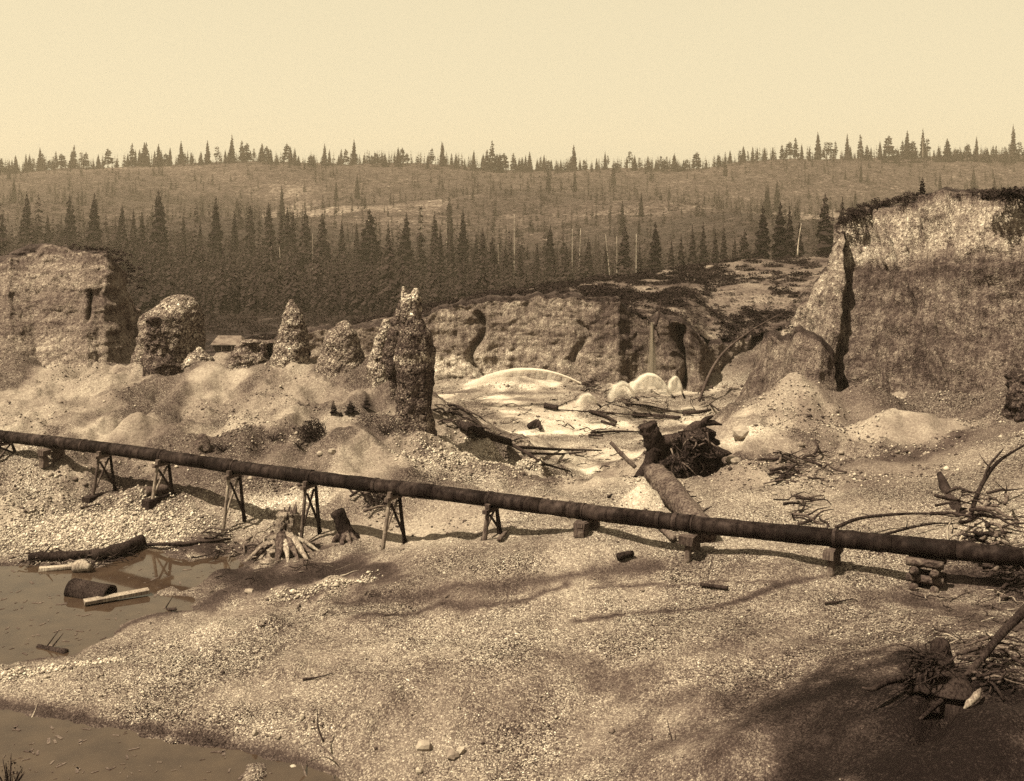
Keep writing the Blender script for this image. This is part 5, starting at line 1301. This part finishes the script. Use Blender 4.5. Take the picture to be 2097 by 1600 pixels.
# young tree on the right cliff top, saplings on the tailings
def small_fir(px, py, D, hpx, label, kind=2, wd=1.3, dense=None):
    p = at(px, py, D) if D else on(px, py); h = hpx / F * p.y
    root = thing('young_conifer', p, label, 'tree', 'young conifers')
    V, Fc = conifer(int(px), 14, 9, .24, .15, .1, .35, .8, 3); V = V * h * np.array([wd, wd, 1]); mk('crown', V + np.array(p), Fc, M_NEEDLE_NEAR, root)
    tube('trunk', [p - Vector((0, 0, .1)), p + Vector((0, 0, h * .95))], [h * .025, h * .005], M_TRUNK, root, seg=6, n=3)
small_fir(1889, 403, 76, 40, 'lone little fir on the top of the right cliff', wd=1.3)
small_fir(1917, 402, 75, 12, 'tiny fir just right of the lone one on the cliff top')
small_fir(683, 850, None, 30, 'slender sapling above the dark bushy shrub')
small_fir(717, 848, None, 26, 'dark bushy sapling right of the slender one', wd=2.4)
small_fir(698, 852, None, 10, 'tiny sapling between the two larger ones', wd=2)
small_fir(750, 838, None, 26, 'sapling just left of the tallest spire', wd=1.8)
# bare snags
GN = 'bare dead trunks in the forest'
for px, y0, y1, D, lean, label in [(1053,440,545,480,0,'tallest bare white trunk in the middle of the forest'),(1172,470,540,470,0,'bare white trunk right of the tallest white one'),(1187,468,510,470,2,'short bare trunk at the right of a pair'),(1020,500,545,470,0,'thin pale dead trunk left of the tallest white one'),
        (575,505,585,430,-3,'crooked bare trunk above the sharp spire'),(640,478,520,470,0,'pale bare trunk above the blunt spire'),(556,505,535,450,0,'short pale dead trunk left of the crooked one'),(1246,480,535,430,-6,'leaning pale trunk left of the big firs'),(1637,458,530,310,4,'bleached trunk in front of the firs by the right cliff'),
        (1263,485,510,440,0,'small pale snag right of the leaning trunk'),(1303,480,500,440,0,'small pale snag between the two big firs'),(915,455,480,600,0,'faint pale snag above the tallest spire'),(863,430,470,640,0,'thin faint snag on the slope above the tallest spire'),(475,296,330,1385,0,'thin bare pole on the skyline above the cabin'),(1890,283,328,1380,0,'thin bare pole on the skyline above the right cliff'),(502-335,318,345,1385,0,'thin bare pole on the skyline above the left cliff')]:
    p0, p1 = at(px - lean, y1, D), at(px + lean, y0, D)
    gzb = hz1(p0.x, D) if D > 320 else p0.z; p0.z = min(p0.z, gzb)
    o = tube('dead_tree', [p0, p0.lerp(p1, .5) + Vector((random.uniform(-.2, .2), 0, 0)), p1], [.26 * max(1, D / 700), .2 * max(1, D / 700), .08 * max(1, D / 700)], M_SNAG, None, seg=6, n=7, rough=.15, seed=int(px))
    tag(o, label, 'snag', GN)
# posts on the right cliff top, far trestle deck, sluice
for px, h, label in ((1952, 15, 'pale post standing on the right cliff top'), (1971, 9, 'shorter pale post right of the first on the cliff top')):
    p = at(px, 400, 72); o = tube('marker_post', [p - Vector((0, 0, .3)), p + Vector((0, 0, h / F * 72))], [.06, .055], M_SNAG, None, seg=6, n=3); tag(o, label, 'post', 'posts on the cliff top')
# the rest of the forest: one mass nobody could count
small = [conifer(20 + k, 10, 5, (.13, .10, .15)[k], .7, .03, .35, .8, 2) for k in range(3)]
n = 5200
D = np.exp(rng.uniform(math.log(300), math.log(640), n)); px_ = rng.uniform(-250, 2350, n)
X = (px_ - CX) / F * D
dn = smooth01((600 - D) / 110); ok = rng.random(n) < dn * (.75 + .4 * (fbm(X * .01, D * .01, 0, 3, 700) + .5)) + .03
X, D, px_ = X[ok], D[ok], px_[ok]; Zt = hz(X, D) - .3; hh = rng.uniform(7, 13, len(X)) * np.exp(rng.normal(0, .30, len(X))) * (1 - .25 * smooth01((px_ - 1000) / 400))
scatter('forest', small, np.stack([X, D, Zt], -1), hh * rng.uniform(.9, 1.4, len(X)), hh, rng.uniform(0, 6, len(X)), rng.integers(0, 3, len(X)), M_NEEDLE, 'dense dark conifer forest filling the valley side', 'forest')
# behind the skyline row and upper slope, scattered
n = 1200
D = rng.uniform(640, 1400, n); X = (rng.uniform(-250, 2350, n) - CX) / F * D; hh = rng.uniform(7, 17, n)
scatter('forest', small, np.stack([X, D, hz(X, D) - .3], -1), hh * 1.2, hh, rng.uniform(0, 6, n), rng.integers(0, 3, n), M_NEEDLE, 'thin scattered growth of small conifers on the upper hillside', 'forest')
n = 700
D = rng.uniform(1350, 1440, n); X = (rng.uniform(-100, 2200, n) - CX) / F * D; hh = rng.uniform(8, 19, n)
scatter('forest', small, np.stack([X, D, hz(X, D) - .3], -1), hh * 1.7, hh, rng.uniform(0, 6, n), rng.integers(0, 3, n), M_NEEDLE, 'low fringe of smaller conifers filling the skyline row', 'forest')
# bushy undergrowth
cl2 = [leaf_clump(40, 40 + s, .20, .05) for s in range(3)]; cl3 = [leaf_clump(84, 50 + s, .11, .05) for s in range(3)]
n = 1700
D = np.exp(rng.uniform(math.log(205), math.log(350), n)); X = (rng.uniform(-100, 2200, n) - CX) / F * D; s_ = rng.uniform(1.0, 3.0, n)
scatter('undergrowth', cl3, np.stack([X, D, hz(X, D)], -1), s_, s_ * .9, rng.uniform(0, 6, n), rng.integers(0, 3, n), M_BRUSH, 'dark bushy undergrowth on the valley floor behind the spires', 'undergrowth')
n = 3800
D = np.exp(rng.uniform(math.log(340), math.log(640), n)); X = (rng.uniform(-200, 2300, n) - CX) / F * D; s_ = rng.uniform(1.6, 4.5, n)
scatter('undergrowth', cl2, np.stack([X, D, hz(X, D)], -1), s_, s_ * .9, rng.uniform(0, 6, n), rng.integers(0, 3, n), M_BRUSH, 'dark undergrowth between the firs of the valley forest', 'undergrowth')
n = 5200
D = rng.uniform(640, 1420, n); X = (rng.uniform(-200, 2300, n) - CX) / F * D; ok = fbm(X * .012, D * .02, 0, 3, 510) > -.25; X, D = X[ok], D[ok]; n = len(X); s_ = rng.uniform(1.2, 3.6, n)
scatter('undergrowth', cl2, np.stack([X, D, hz(X, D)], -1), s_ * 1.3, s_ * .8, rng.uniform(0, 6, n), rng.integers(0, 3, n), mat_leaf('hill_brush', .012, .032, .05), 'grey brush over the upper hillside', 'undergrowth')

# ------------------------------------------------------------------ the hazy air
zt = max(float(HZ.max()) + 45, 120)
zb = min(float(ZZ.min()), float(HZ.min()), float(SPl[..., 2].min())) - 8
V, Fc = box_geo((0, 950, (zt + zb) / 2), Vector((1, 0, 0)), Vector((0, 1, 0)), Vector((0, 0, 1)), 2900, 1960, zt - zb)
hm = bpy.data.materials.new('haze'); hm.use_nodes = True; nt = hm.node_tree; nt.nodes.clear()
vo = nt.nodes.new('ShaderNodeVolumePrincipled'); vo.inputs['Density'].default_value = .00015; vo.inputs['Color'].default_value = (.95, .79, .62, 1); vo.inputs['Anisotropy'].default_value = .2
ho = nt.nodes.new('ShaderNodeOutputMaterial'); nt.links.new(vo.outputs[0], ho.inputs['Volume'])
stuff(mk('haze', V, Fc, hm), 'thin summer haze filling the valley air', 'haze')
